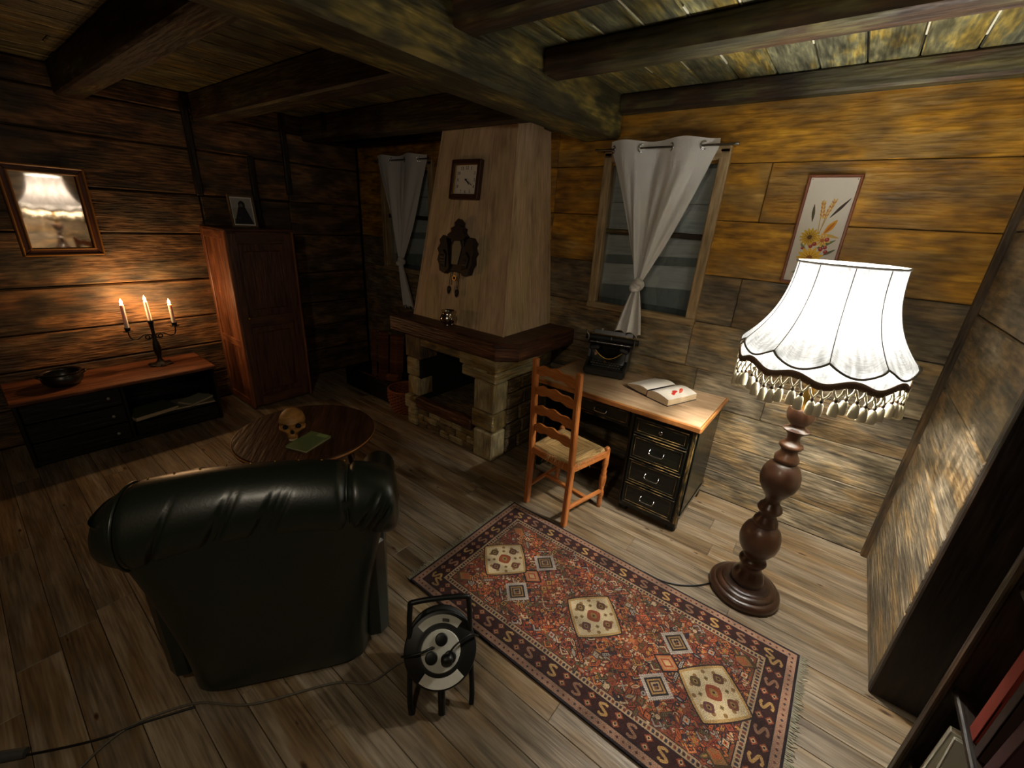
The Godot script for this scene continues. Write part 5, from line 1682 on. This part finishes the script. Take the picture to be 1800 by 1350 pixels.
func build_wardrobe() -> void:
	var o := thing("wardrobe", "narrow panelled dark wooden wardrobe against the left wall", "wardrobe", Vector3(-4.84, 0, 1.335))
	# depth along x 0.52, width along z 0.55, height 1.6; the door faces +x
	var R: Material = M.red_wood
	var D: Material = tinted(M.red_wood, Color(0.7, 0.66, 0.62))
	part(o, "carcass", mb().box(Vector3(-0.01, 0.8, 0), Vector3(0.48, 1.58, 0.52), 0.004, Basis(), Vector2(0.2, 0.1)), D)
	part(o, "top", mb().box(Vector3(0.0, 1.592, 0), Vector3(0.525, 0.022, 0.56), 0.006, Basis(), Vector2(0.6, 0.1)), D)
	for z: float in [0.262, -0.262]:
		var sd := part(o, "side", mb().box(Vector3(-0.01, 0.8, z), Vector3(0.44, 1.54, 0.014), 0.003, Basis(), Vector2(0.1, 0.3)), R)
		for x: float in [-0.235, 0.225]:
			part(sd, "stile", mb().box(Vector3(x, 0.8, z + signf(z) * 0.006), Vector3(0.06, 1.58, 0.026), 0.005, Basis(), Vector2(0.9, x)), R)
		for y: float in [0.05, 0.62, 1.55]:
			part(sd, "rail", mb().box(Vector3(0, y, z + signf(z) * 0.006), Vector3(0.42, 0.07, 0.024), 0.005, Basis(), Vector2(0.3, y)), R)
	var dr := part(o, "door", mb().box(Vector3(0.236, 0.8, 0), Vector3(0.014, 1.5, 0.46), 0.003, Basis(), Vector2(0.4, 0.2)), D)
	for z: float in [-0.225, 0.225]:
		part(dr, "stile", mb().box(Vector3(0.244, 0.8, z), Vector3(0.026, 1.54, 0.075), 0.006, Basis(), Vector2(0.5, z)), D)
	for y: float in [0.07, 0.82, 1.53]:
		part(dr, "rail", mb().box(Vector3(0.243, y, 0), Vector3(0.024, 0.1, 0.4), 0.006, Basis(), Vector2(0.7, y)), D)
	for q: Array in [[0.44, 0.56], [1.175, 0.5]]:
		part(dr, "raised_panel", mb().box(Vector3(0.242, q[0], 0), Vector3(0.018, q[1], 0.3), 0.012, Basis(), Vector2(0.3, q[0])), D)
	part(dr, "knob", mb().blob(Vector3(0.27, 0.86, 0.2), Vector3(0.014, 0.014, 0.014), 1, 1, 10, 8), M.brass)
	# small framed photograph on top
	var f := thing("framed_photograph", "small framed photograph of a person in a dark cloak above the wardrobe", "picture", Vector3(-4.76, 1.604, 1.375))
	f.basis = Basis(Vector3(0, 1, 0), PI / 2) * Basis(Vector3(1, 0, 0), -0.12)
	frame(f, 0.205, 0.26, 0.016, 0.018, cmat(C(104, 84, 52), 0.5))
	var im := Image.create(96, 128, false, Image.FORMAT_RGB8)
	im.fill(C(226, 222, 210))
	im.fill_rect(Rect2i(7, 8, 82, 112), C(150, 150, 144))
	im.fill_rect(Rect2i(7, 8, 82, 40), C(168, 166, 160))
	for y in range(44, 119):
		var w := 14 + (y - 44) * 0.36
		im.fill_rect(Rect2i(int(48 - w), y, int(w * 2), 1), C(26, 27, 28))
	dab(im, 48, 36, 14, 18, 0, C(22, 22, 22))
	dab(im, 46, 38, 6.5, 9, 0, C(96, 94, 88))
	dab(im, 30, 92, 6, 3, 0.3, C(70, 68, 64))
	im.fill_rect(Rect2i(10, 98, 16, 21), C(30, 31, 26))
	put(part(f, "photograph", mb().quad2(0.18, 0.235), print_mat(im, 0.5)), Vector3(0, 0.13, 0.006))
	part(f, "backing", mb().box(Vector3(0, 0.13, 0.0), Vector3(0.19, 0.245, 0.008), 0.0), M.dark_wood)
	part(f, "strut", mb().box(Vector3(0, 0.085, -0.02), Vector3(0.04, 0.17, 0.004), 0.0, Basis(Vector3(1, 0, 0), 0.3)), M.dark_wood)


func frame(o: Node3D, w: float, h: float, b: float, d: float, m: Material, lo := 0.0) -> void:
	# mitred frame with a stepped profile, bottom edge at y = lo
	for k in 4:
		var hor := k < 2
		var s := -1.0 if k % 2 == 0 else 1.0
		var len := w if hor else h
		var pl := poly([-len / 2, 0, len / 2, 0, len / 2 - b, b, -len / 2 + b, b])
		var xf: Transform3D
		if hor:
			xf = Transform3D(Basis(Vector3(1, 0, 0), Vector3(0, -s, 0), Vector3(0, 0, 1)), Vector3(0, lo + h / 2 + s * h / 2, 0))
		else:
			xf = Transform3D(Basis(Vector3(0, 1, 0), Vector3(-s, 0, 0), Vector3(0, 0, 1)), Vector3(s * w / 2, lo + h / 2, 0))
		part(o, "frame", mb().prism(pl, 0.0, d, xf, minf(0.004, b * 0.2)), m)


func build_sideboard() -> void:
	var o := thing("sideboard", "low black sideboard with a reddish top under the candles", "sideboard", Vector3(-4.825, 0, 2.445))
	# local: depth 0.49 in x, length 1.17 in z
	var B: Material = tinted(M.dark_wood, Color(0.42, 0.42, 0.46))
	part(o, "top", mb().box(Vector3(0, 0.487, 0), Vector3(0.51, 0.026, 1.18), 0.005, Basis(), Vector2(0.4, 0.2)), M.red_wood)
	part(o, "end_panel", mb().box(Vector3(-0.01, 0.24, 0.57), Vector3(0.46, 0.47, 0.022), 0.003), B)
	part(o, "end_panel", mb().box(Vector3(-0.01, 0.24, -0.57), Vector3(0.46, 0.47, 0.022), 0.003), B)
	part(o, "divider", mb().box(Vector3(-0.01, 0.24, 0.03), Vector3(0.45, 0.45, 0.02), 0.003), B)
	part(o, "back_panel", mb().box(Vector3(-0.235, 0.24, 0), Vector3(0.012, 0.47, 1.14), 0.0), B)
	part(o, "shelf", mb().box(Vector3(-0.01, 0.165, -0.27), Vector3(0.45, 0.018, 0.58), 0.003), B)
	part(o, "bottom", mb().box(Vector3(-0.01, 0.03, 0), Vector3(0.46, 0.03, 1.14), 0.003), B)
	for y: Array in [[0.335, 0.47], [0.19, 0.325], [0.05, 0.18]]:
		var d := part(o, "drawer", mb().box(Vector3(0.225, (y[0] + y[1]) / 2, 0.3), Vector3(0.02, y[1] - y[0], 0.51), 0.005), B)
		part(d, "knob", mb().blob(Vector3(0.245, (y[0] + y[1]) / 2, 0.12), Vector3(0.011, 0.011, 0.011), 1, 1, 10, 8), cmat(C(150, 148, 140), 0.4))
	part(o, "lower_door", mb().box(Vector3(0.225, 0.1, -0.27), Vector3(0.018, 0.1, 0.56), 0.004), B)
	# books lying in the open shelf
	var base := Vector3(-4.825, 0.174, 2.445)
	var q := [["pale-edged book lying flat at the left of the sideboard shelf", Vector3(0.12, 0, -0.12), 0.2, 0.034, C(66, 70, 44), 0.22, 0.3],
		["loose pale magazine lying in the middle of the sideboard shelf", Vector3(0.115, 0, -0.41), -0.1, 0.016, C(120, 116, 92), 0.21, 0.28],
		["crumpled pale booklet lying on top at the right of the shelf", Vector3(0.13, 0.0165, -0.43), 0.5, 0.018, C(146, 144, 122), 0.15, 0.21]]
	for e: Array in q:
		var b := thing("shelf_book", e[0], "book", base + e[1], e[2], "books in the sideboard")
		closed_book(b, e[5], e[6], e[3], cmat(e[4], 0.7))
	# squat dark pot
	var p := thing("metal_pot", "squat dark metal pot at the left end of the sideboard", "pot", Vector3(-4.8, 0.5, 2.74))
	var pm := cmat(C(70, 66, 62), 0.32, 0.85)
	part(p, "body", mb().lathe([Vector2(0, 0), Vector2(0.06, 0), Vector2(0.085, 0.006), Vector2(0.105, 0.03), Vector2(0.112, 0.055), Vector2(0.104, 0.08), Vector2(0.098, 0.088), Vector2(0.102, 0.094), Vector2(0.114, 0.1), Vector2(0.11, 0.103), Vector2(0.096, 0.094), Vector2(0.09, 0.085), Vector2(0.095, 0.05), Vector2(0.07, 0.02), Vector2(0, 0.016)], 36), pm)
	for s: float in [-1.0, 1.0]:
		part(p, "lug", mb().sweep(smooth_path([Vector3(0.03, 0.07, s * 0.1), Vector3(0.02, 0.085, s * 0.125), Vector3(-0.02, 0.085, s * 0.125), Vector3(-0.03, 0.07, s * 0.1)], 4), [0.006], 6), pm)
	# mirror in a gilt wooden frame, hung a little askew; its old plate bows in slightly
	var mi := thing("wall_mirror", "gilt wood framed mirror reflecting the lampshade on the left wall", "mirror", Vector3(-5.035, 1.375, 2.503))
	mi.basis = Basis(Vector3(0, 1, 0), PI / 2 + MIRROR_YAW) * Basis(Vector3(1, 0, 0), MIRROR_TILT)
	var gilt := cmat(C(140, 96, 40), 0.35)
	var gm: StandardMaterial3D = tinted(M.red_wood, Color(0.6, 0.52, 0.36), 0.45)
	frame(mi, 0.43, 0.588, 0.045, 0.03, gm)
	for k in 4:
		var hor := k < 2
		var s := -1.0 if k % 2 == 0 else 1.0
		part(mi, "inner_slip", mb().box(Vector3(0, 0.294 + s * 0.247, 0.028), Vector3(0.355, 0.012, 0.012), 0.004) if hor else mb().box(Vector3(s * 0.168, 0.294, 0.028), Vector3(0.012, 0.505, 0.012), 0.004), gilt)
	for k in 4:
		var s := -1.0 if k % 2 == 0 else 1.0
		part(mi, "outer_bead", mb().box(Vector3(0, 0.294 + s * 0.287, 0.031), Vector3(0.43, 0.014, 0.014), 0.005) if k < 2 else mb().box(Vector3(s * 0.208, 0.294, 0.031), Vector3(0.014, 0.588, 0.014), 0.005), gilt)
	var P: Array = []
	for i in 21:
		var row := PackedVector3Array()
		for j in 17:
			var x := (j / 16.0 * 2 - 1) * 0.175
			var y := (i / 20.0 * 2 - 1) * 0.25
			row.append(Vector3(x, 0.294 + y, 0.012 + (x * x + y * y) / (2.0 * MIRROR_R)))
		P.append(row)
	part(mi, "plate", mb().grid(P, false, 1), cmat(C(206, 186, 168), 0.04, 1.0))
	part(mi, "backboard", mb().box(Vector3(0, 0.294, 0.004), Vector3(0.4, 0.56, 0.008), 0.0), M.dark_wood)


const MIRROR_YAW := 0.12
const MIRROR_TILT := 0.03
const MIRROR_R := 100000.0


func closed_book(b: Node3D, w: float, d: float, th: float, m: Material) -> void:
	part(b, "cover", mb().box(Vector3(0, 0.0015, 0), Vector3(w, 0.003, d), 0.001).box(Vector3(0, th - 0.0015, 0), Vector3(w, 0.003, d), 0.001).box(Vector3(-w / 2 + 0.002, th / 2, 0), Vector3(0.004, th, d), 0.001), m)
	part(b, "pages", mb().box(Vector3(0.001, th / 2, 0), Vector3(w - 0.008, th - 0.006, d - 0.008), 0.0), M.pages)


func build_table() -> void:
	var c := Vector3(-2.94, 0, 1.92)
	var o := thing("coffee_table", "round dark wooden coffee table between armchair and wardrobe", "table", c)
	var wd: StandardMaterial3D = tinted(M.red_wood, Color(0.62, 0.64, 0.62), 0.5)
	var disc := PackedVector2Array()
	for k in 72:
		disc.append(Vector2.from_angle(TAU * k / 72) * 0.402)
	part(o, "tabletop", mb().prism(disc, 0.468, 0.5, Transform3D(Basis(Vector3(0.8, 0, 0.6), Vector3(0.6, 0, -0.8), Vector3(0, 1, 0)), Vector3.ZERO), 0.006), wd)
	part(o, "rim", mb().torus(Vector3(0, 0.488, 0), 0.4, 0.007, Basis(), 64, 6), M.desk_edge)
	for k in 4:
		var an := TAU * k / 4 + 0.6
		part(o, "leg", mb().sweep(pts([Vector3(cos(an) * 0.22, 0.468, sin(an) * 0.22), Vector3(cos(an) * 0.25, 0.25, sin(an) * 0.25), Vector3(cos(an) * 0.3, 0.0, sin(an) * 0.3)]), [0.026, 0.022, 0.018], 12), wd)
	part(o, "apron", mb().lathe([Vector2(0.25, 0.42), Vector2(0.26, 0.42), Vector2(0.26, 0.468), Vector2(0.25, 0.468)], 40), wd)
	# green notebook
	var n := thing("green_notebook", "green notebook with pale edges on the coffee table", "book", Vector3(-2.79, 0.5, 1.985))
	var al := Vector3(-2.685 + 2.751, 0, 2.063 - 1.874).normalized()
	n.basis = Basis(al.cross(Vector3.UP) * -1.0, Vector3.UP, al)
	closed_book(n, 0.15, 0.205, 0.014, cmat(C(112, 128, 80), 0.55))
	part(n, "cover_patch", mb().box(Vector3(0.03, 0.0143, -0.08), Vector3(0.07, 0.0012, 0.03), 0.0), cmat(C(146, 166, 104), 0.5))
	skull(Vector3(-2.945, 0.5, 1.995))


func skull(at: Vector3) -> void:
	var o := thing("skull", "yellowed human skull on the coffee table", "skull", at, 1.05)
	var bone := grain(541, [[0.0, C(112, 70, 30)], [0.45, C(176, 124, 60)], [1.0, C(206, 160, 94)]], [[0.0, C(126, 84, 40)], [1.0, C(190, 142, 80)]], [0.2, 0.4, 1.2, 0.6], 0.4, 256, 256, 0.55, 1.0, Vector2(0.25, 0.25), 1.2)
	# face looks along local +z
	var P: Array = []
	var nv := 48
	var nu := 64
	for i in nv + 1:
		var ph := -PI / 2 + PI * i / nv
		var row := PackedVector3Array()
		for j in nu:
			var th := TAU * j / nu
			var d := Vector3(cos(ph) * sin(th), sin(ph), cos(ph) * cos(th))
			var p := Vector3(d.x * 0.072, d.y * 0.075, d.z * 0.09)
			# taper of the face below the brow
			var face := clampf((d.z - 0.15) / 0.6, 0, 1)
			var low := clampf((0.05 - d.y) / 0.8, 0, 1)
			p.x *= 1.0 - 0.42 * face * low
			p.y -= 0.045 * face * low
			p.z += 0.008 * face * low
			p.x *= 1.0 - 0.1 * clampf(-d.y, 0, 1)
			# flat underside at the back
			if face < 0.3:
				p.y = maxf(p.y, -0.045 - 0.02 * face)
			# eye sockets, nose
			for q: Array in [[-0.036, -0.012, 0.021, 0.019, 0.03], [0.036, -0.012, 0.021, 0.019, 0.03], [0.0, -0.045, 0.011, 0.018, 0.02]]:
				if d.z > 0.2:
					var e := pow((p.x - q[0]) / q[2], 2) + pow((p.y - q[1]) / q[3], 2)
					p.z -= q[4] * exp(-e * e * 0.8)
			# cheek bones and brow
			if d.z > 0.1:
				p.z += 0.006 * exp(-pow((p.y - 0.012) / 0.008, 2)) * clampf(1 - pow(absf(p.x) / 0.05, 4), 0, 1)
				p.x += signf(p.x) * 0.006 * exp(-pow((p.y + 0.035) / 0.012, 2)) * clampf(absf(p.x) / 0.04, 0, 1)
			row.append(p)
		P.append(row)
	var c := part(o, "cranium", mb().grid(P, true, 0, 1, 1, Vector2.ZERO, true), bone)
	c.position = Vector3(0, 0.098, 0)
	var hole := cmat(C(20, 13, 8), 0.95)  # near-black blobs paint shade into the eye sockets and nose
	for s: float in [-1.0, 1.0]:
		put(part(o, "painted_socket_shade", mb().blob(Vector3.ZERO, Vector3(0.017, 0.015, 0.012), 1, 1, 14, 8), hole), Vector3(s * 0.033, 0.084, 0.06))
		part(o, "cheek_bone", mb().sweep(smooth_path([Vector3(s * 0.045, 0.066, 0.066), Vector3(s * 0.062, 0.066, 0.045), Vector3(s * 0.066, 0.07, 0.015)], 4), [0.007], 8), bone)
	put(part(o, "painted_nose_shade", mb().blob(Vector3.ZERO, Vector3(0.009, 0.014, 0.008), 1, 1, 12, 8), hole), Vector3(0, 0.053, 0.076))
	var up := part(o, "upper_jaw", mb().blob(Vector3(0, 0.026, 0.06), Vector3(0.028, 0.02, 0.026), 0.7, 0.8, 20, 10), bone)
	for k in 8:
		var a := (k - 3.5) / 3.5 * 0.9
		part(up, "tooth", mb().box(Vector3(sin(a) * 0.026, 0.006, 0.058 + cos(a) * 0.026), Vector3(0.0062, 0.013, 0.005), 0.0015, Basis(Vector3(0, 1, 0), a)), cmat(C(208, 190, 148), 0.4))


func build_bookcase() -> void:
	var o := thing("bookcase", "dark wooden bookcase at the lower right edge by the right wall", "bookcase", Vector3(0.0, 0, 1.56))
	# local: front at x=0, depth 0.3 to +x, width along z 0.9
	var D: Material = M.dark_wood
	part(o, "side", mb().box(Vector3(0.15, 0.9, 0.011), Vector3(0.3, 1.8, 0.022), 0.004, Basis(), Vector2(0.1, 0.4)), D)
	part(o, "side", mb().box(Vector3(0.15, 0.9, 0.889), Vector3(0.3, 1.8, 0.022), 0.004, Basis(), Vector2(0.6, 0.4)), D)
	part(o, "face_stile", mb().box(Vector3(-0.006, 0.9, 0.016), Vector3(0.014, 1.8, 0.036), 0.004, Basis(), Vector2(0.3, 0.1)), M.joist)
	part(o, "back", mb().box(Vector3(0.295, 0.9, 0.45), Vector3(0.01, 1.8, 0.88), 0.0), D)
	for y: float in [0.06, 0.32, 0.64, 1.02, 1.38, 1.78]:
		part(o, "shelf", mb().box(Vector3(0.15, y, 0.45), Vector3(0.285, 0.02, 0.86), 0.004, Basis(), Vector2(y, 0.2)), D)
	var rows := [["large red clothbound book standing in the bookcase at the right edge", 0.148, 0.65, 0.045, 0.24, 0.3, C(132, 44, 30), 0.0],
		["dark brown book leaning behind the red one in the bookcase", 0.21, 0.65, 0.03, 0.2, 0.27, C(52, 34, 28), 0.0],
		["faded plum book on the bookcase shelf near the viewer", 0.28, 0.65, 0.04, 0.21, 0.26, C(74, 44, 48), 0.06],
		["thin tattered pale book on the low shelf of the bookcase", 0.07, 0.33, 0.02, 0.18, 0.23, C(186, 182, 164), 0.04],
		["tattered white pamphlet leaning on the low shelf of the bookcase", 0.13, 0.33, 0.012, 0.17, 0.24, C(200, 196, 180), -0.12],
		["small cream book on the upper shelf of the bookcase", 0.12, 1.03, 0.03, 0.16, 0.2, C(186, 176, 140), 0.1]]
	for q: Array in rows:
		var b := thing("standing_book", q[0], "book", Vector3(0.02 + q[4] / 2, q[2], 1.56 + q[1]), 0, "books in the bookcase")
		b.basis = Basis(Vector3(1, 0, 0), q[7]) * Basis(Vector3(1, 0, 0), PI / 2)
		b.position.y += q[5] / 2
		closed_book(b, q[4], q[5], q[3], cmat(q[6], 0.75))


func build_small() -> void:
	# embroidered flower panel on the back wall
	var o := thing("flower_picture", "tall narrow framed picture of yellow and red flowers behind the lamp", "picture", Vector3(-0.733, 1.55, 0.006))
	frame(o, 0.242, 0.572, 0.014, 0.02, cmat(C(124, 66, 36), 0.4))
	var W := 240
	var H := 580
	var im := Image.create(W, H, false, Image.FORMAT_RGB8)
	im.fill(C(206, 198, 184))
	var flower := func(x: float, y: float, r: float, n: int, c: Color, c2: Color, squash := 1.0) -> void:
		for k in n:
			var a := TAU * k / n + 0.2
			dab(im, x + cos(a) * r * 0.6, y + sin(a) * r * 0.6 * squash, r * 0.46, r * 0.16, a, c, 1.5)
			stroke(im, Vector2(x + cos(a) * r * 0.25, y + sin(a) * r * 0.25 * squash), Vector2(x + cos(a) * r * 0.6, y + sin(a) * r * 0.6 * squash), 1.2, c2)
		dab(im, x, y, r * 0.24, r * 0.24 * squash, 0, c2)
	# stems and ears of grain
	for q: Array in [[112, 300, 96, 120], [118, 300, 150, 120], [120, 300, 132, 150]]:
		stroke(im, Vector2(q[0], q[1]), Vector2(q[2], q[3]), 2, C(168, 136, 74))
	for q: Array in [[98, 130, 110, 210], [152, 118, 126, 210]]:
		for k in 9:
			var t := k / 8.0
			for s: float in [-1.0, 1.0]:
				dab(im, lerpf(q[0], q[2], t) + s * 6, lerpf(q[1], q[3], t), 4, 9, s * 0.5, C(206, 162, 70) if k % 2 == 0 else C(180, 120, 48), 1.5)
	dab(im, 62, 190, 8, 50, -0.12, C(70, 62, 36), 1.3)
	dab(im, 186, 160, 8, 66, 0.62, C(56, 40, 26), 1.3)
	dab(im, 166, 262, 16, 48, 0.55, C(212, 148, 40), 1.4)
	dab(im, 164, 266, 7, 36, 0.55, C(176, 100, 26), 1.4)
	dab(im, 180, 310, 44, 8, 0.2, C(196, 160, 84), 1.4)
	dab(im, 170, 356, 50, 9, -0.55, C(96, 112, 78), 1.4)
	dab(im, 60, 380, 30, 8, 0.9, C(120, 128, 92), 1.4)
	dab(im, 196, 400, 34, 7, -0.6, C(90, 98, 70), 1.4)
	flower.call(78, 322, 50, 15, C(196, 156, 44), C(96, 64, 24))
	flower.call(146, 336, 40, 9, C(220, 176, 76), C(176, 96, 40))
	flower.call(106, 436, 66, 13, C(226, 178, 56), C(150, 92, 30), 0.85)
	for q: Array in [[112, 358, 11], [96, 372, 10], [168, 330, 12], [150, 384, 12], [170, 374, 10], [178, 398, 11], [188, 446, 10], [198, 462, 11], [56, 384, 8]]:
		dab(im, q[0], q[1], q[2], q[2], 0, C(160, 56, 54))
		dab(im, q[0] - 2, q[1] - 3, q[2] * 0.4, q[2] * 0.4, 0, C(196, 110, 96))
	for q: Array in [[150, 510, 10], [166, 500, 9], [178, 516, 9], [136, 520, 8], [190, 504, 8]]:
		dab(im, q[0], q[1], q[2], q[2], 0, C(188, 110, 140))
	dab(im, 80, 516, 50, 12, -0.25, C(150, 156, 124), 1.3)
	dab(im, 120, 500, 34, 6, -0.5, C(112, 122, 86), 1.3)
	put(part(o, "embroidery", mb().quad2(0.222, 0.55), print_mat(im, 0.8)), Vector3(0, 0.286, 0.009))
	part(o, "backing", mb().box(Vector3(0, 0.286, 0.003), Vector3(0.22, 0.55, 0.006), 0.0), M.dark_wood)
	for s: float in [-1.0, 1.0]:
		part(o, "pin", mb().blob(Vector3(s * 0.1, 0.55, 0.01), Vector3(0.0025, 0.0025, 0.002), 1, 1, 8, 4), M.steel)
	# cable reel on a tubular stand
	var r := thing("cable_reel", "black cable reel with grey socket plate on a tubular stand", "cable reel", Vector3(-1.43, 0, 2.2), 0.86)
	var K := cmat(C(17, 18, 16), 0.45)
	var G := cmat(C(196, 196, 184), 0.5)
	var tilt := Basis(Vector3(1, 0, 0), -0.18)
	var drum := Node3D.new()
	var cy := 0.175
	var T := Transform3D(Basis(Vector3(1, 0, 0), PI / 2 - 0.7), Vector3(0, cy, -0.01))
	part(r, "drum", mb().lathe([Vector2(0, -0.085), Vector2(0.135, -0.085), Vector2(0.14, -0.08), Vector2(0.135, -0.07), Vector2(0.1, -0.066), Vector2(0.09, 0.0), Vector2(0.1, 0.045), Vector2(0.136, 0.05), Vector2(0.141, 0.058), Vector2(0.136, 0.066), Vector2(0.1, 0.072), Vector2(0.088, 0.076), Vector2(0, 0.076)], 48, T), K)
	var wound := mb()
	for k in 9:
		wound.torus(T * Vector3(0, -0.056 + k * 0.0115, 0), 0.118 + 0.002 * (k % 2), 0.0065, T.basis, 36, 6)
	part(r, "wound_cable", wound, cmat(C(22, 22, 21), 0.5))
	var pl := part(r, "socket_plate", mb().lathe([Vector2(0, 0.076), Vector2(0.074, 0.076), Vector2(0.076, 0.08), Vector2(0.072, 0.086), Vector2(0, 0.087)], 40, T), G)
	for k in 3:
		var an := TAU * k / 3 + 0.6
		var c := T * Vector3(cos(an) * 0.041, 0.087, sin(an) * 0.041)
		part(pl, "socket_flap", mb().lathe([Vector2(0, 0), Vector2(0.023, 0), Vector2(0.024, 0.004), Vector2(0.02, 0.009), Vector2(0, 0.01)], 20, Transform3D(T.basis, c)), K)
	part(pl, "plug", mb().blob(T * Vector3(0.022, 0.105, 0.028), Vector3(0.024, 0.024, 0.02), 0.8, 0.8, 16, 10), K)
	part(pl, "plug_lead", mb().sweep(smooth_path([T * Vector3(0.022, 0.115, 0.02), T * Vector3(0.05, 0.13, -0.02), T * Vector3(0.11, 0.12, -0.05), T * Vector3(0.15, 0.06, -0.03)], 5), [0.004], 6), K)
	part(pl, "plug_lead", mb().sweep(smooth_path([T * Vector3(-0.03, 0.1, -0.02), T * Vector3(-0.08, 0.12, -0.01), T * Vector3(-0.14, 0.09, 0.0), T * Vector3(-0.15, 0.0, 0.02)], 5), [0.005], 6), K)
	# arched paper labels above and below the plate
	for q: Array in [[-1.0, 0.096, 0.126, 0.75, C(196, 194, 180)], [1.0, 0.09, 0.13, 0.72, C(206, 202, 190)]]:
		var P: Array = []
		for i in 2:
			var row := PackedVector3Array()
			for j in 25:
				var a: float = PI / 2 * q[0] + lerpf(-q[3], q[3], j / 24.0)
				var rr: float = q[1] if i == 0 else q[2]
				row.append(T * Vector3(cos(a) * rr, 0.0745, sin(a) * rr))
			P.append(row)
		part(r, "label", mb().grid(P, false, 1), cmat(q[4], 0.6))
		if q[0] < 0:
			for k in 9:
				var a: float = -PI / 2 + 0.1 + k * 0.03
				part(r, "label_mark", mb().box(T * Vector3(cos(a) * 0.106, 0.0755, sin(a) * 0.106), Vector3(0.0016 + 0.001 * (k % 2), 0.0012, 0.012), 0.0, T.basis), M.black)
	# stand: a bent tube with handle
	var st := mb()
	st.sweep(smooth_path([Vector3(-0.115, 0.012, 0.13), Vector3(-0.12, 0.06, 0.1), Vector3(-0.118, 0.2, 0.02), Vector3(-0.115, 0.36, -0.035), Vector3(-0.09, 0.395, -0.04), Vector3(0.09, 0.395, -0.04), Vector3(0.115, 0.36, -0.035), Vector3(0.118, 0.2, 0.02), Vector3(0.12, 0.06, 0.1), Vector3(0.115, 0.012, 0.13)], 5), [0.0105], 10)
	part(r, "stand", st, K)
	part(r, "rear_foot", mb().sweep(smooth_path([Vector3(-0.118, 0.2, 0.02), Vector3(-0.12, 0.08, -0.1), Vector3(-0.1, 0.012, -0.13), Vector3(0.1, 0.012, -0.13), Vector3(0.12, 0.08, -0.1), Vector3(0.118, 0.2, 0.02)], 5), [0.0105], 10), K)
	part(r, "front_foot", mb().sweep(smooth_path([Vector3(0.0, 0.1, 0.09), Vector3(0, 0.05, 0.13), Vector3(0, 0.014, 0.15)], 4), [0.014], 10), K)
	part(r, "axle", mb().cyl(Vector3(-0.118, 0.19, 0.02), Vector3(0.118, 0.19, 0.02), 0.012, 0.012, 10), K)
	# loose cable over the floor behind the armchair
	var cb := thing("power_cable", "thin dark power cable lying across the floor behind the armchair", "cable", Vector3.ZERO)
	part(cb, "lead", mb().sweep(smooth_path([Vector3(-1.5, 0.006, 2.16), Vector3(-1.6, 0.006, 2.26), Vector3(-1.63, 0.006, 2.4), Vector3(-1.74, 0.006, 2.5), Vector3(-1.9, 0.006, 2.74), Vector3(-2.05, 0.006, 2.86), Vector3(-2.12, 0.006, 2.97), Vector3(-2.15, 0.006, 3.07), Vector3(-2.12, 0.006, 3.18), Vector3(-2.0, 0.006, 3.4), Vector3(-1.9, 0.006, 3.7)], 6), [0.0045], 6), cmat(C(92, 86, 74), 0.6))
	part(cb, "lead", mb().sweep(smooth_path([Vector3(-2.05, 0.006, 2.88), Vector3(-2.13, 0.006, 3.02), Vector3(-2.18, 0.006, 3.13), Vector3(-2.29, 0.006, 3.28), Vector3(-2.4, 0.006, 3.4)], 6), [0.0045], 6), M.black)
	part(cb, "coupling", mb().cyl(Vector3(-2.3, 0.016, 3.29), Vector3(-2.35, 0.016, 3.35), 0.016, 0.018, 12), cmat(C(70, 72, 70), 0.5))
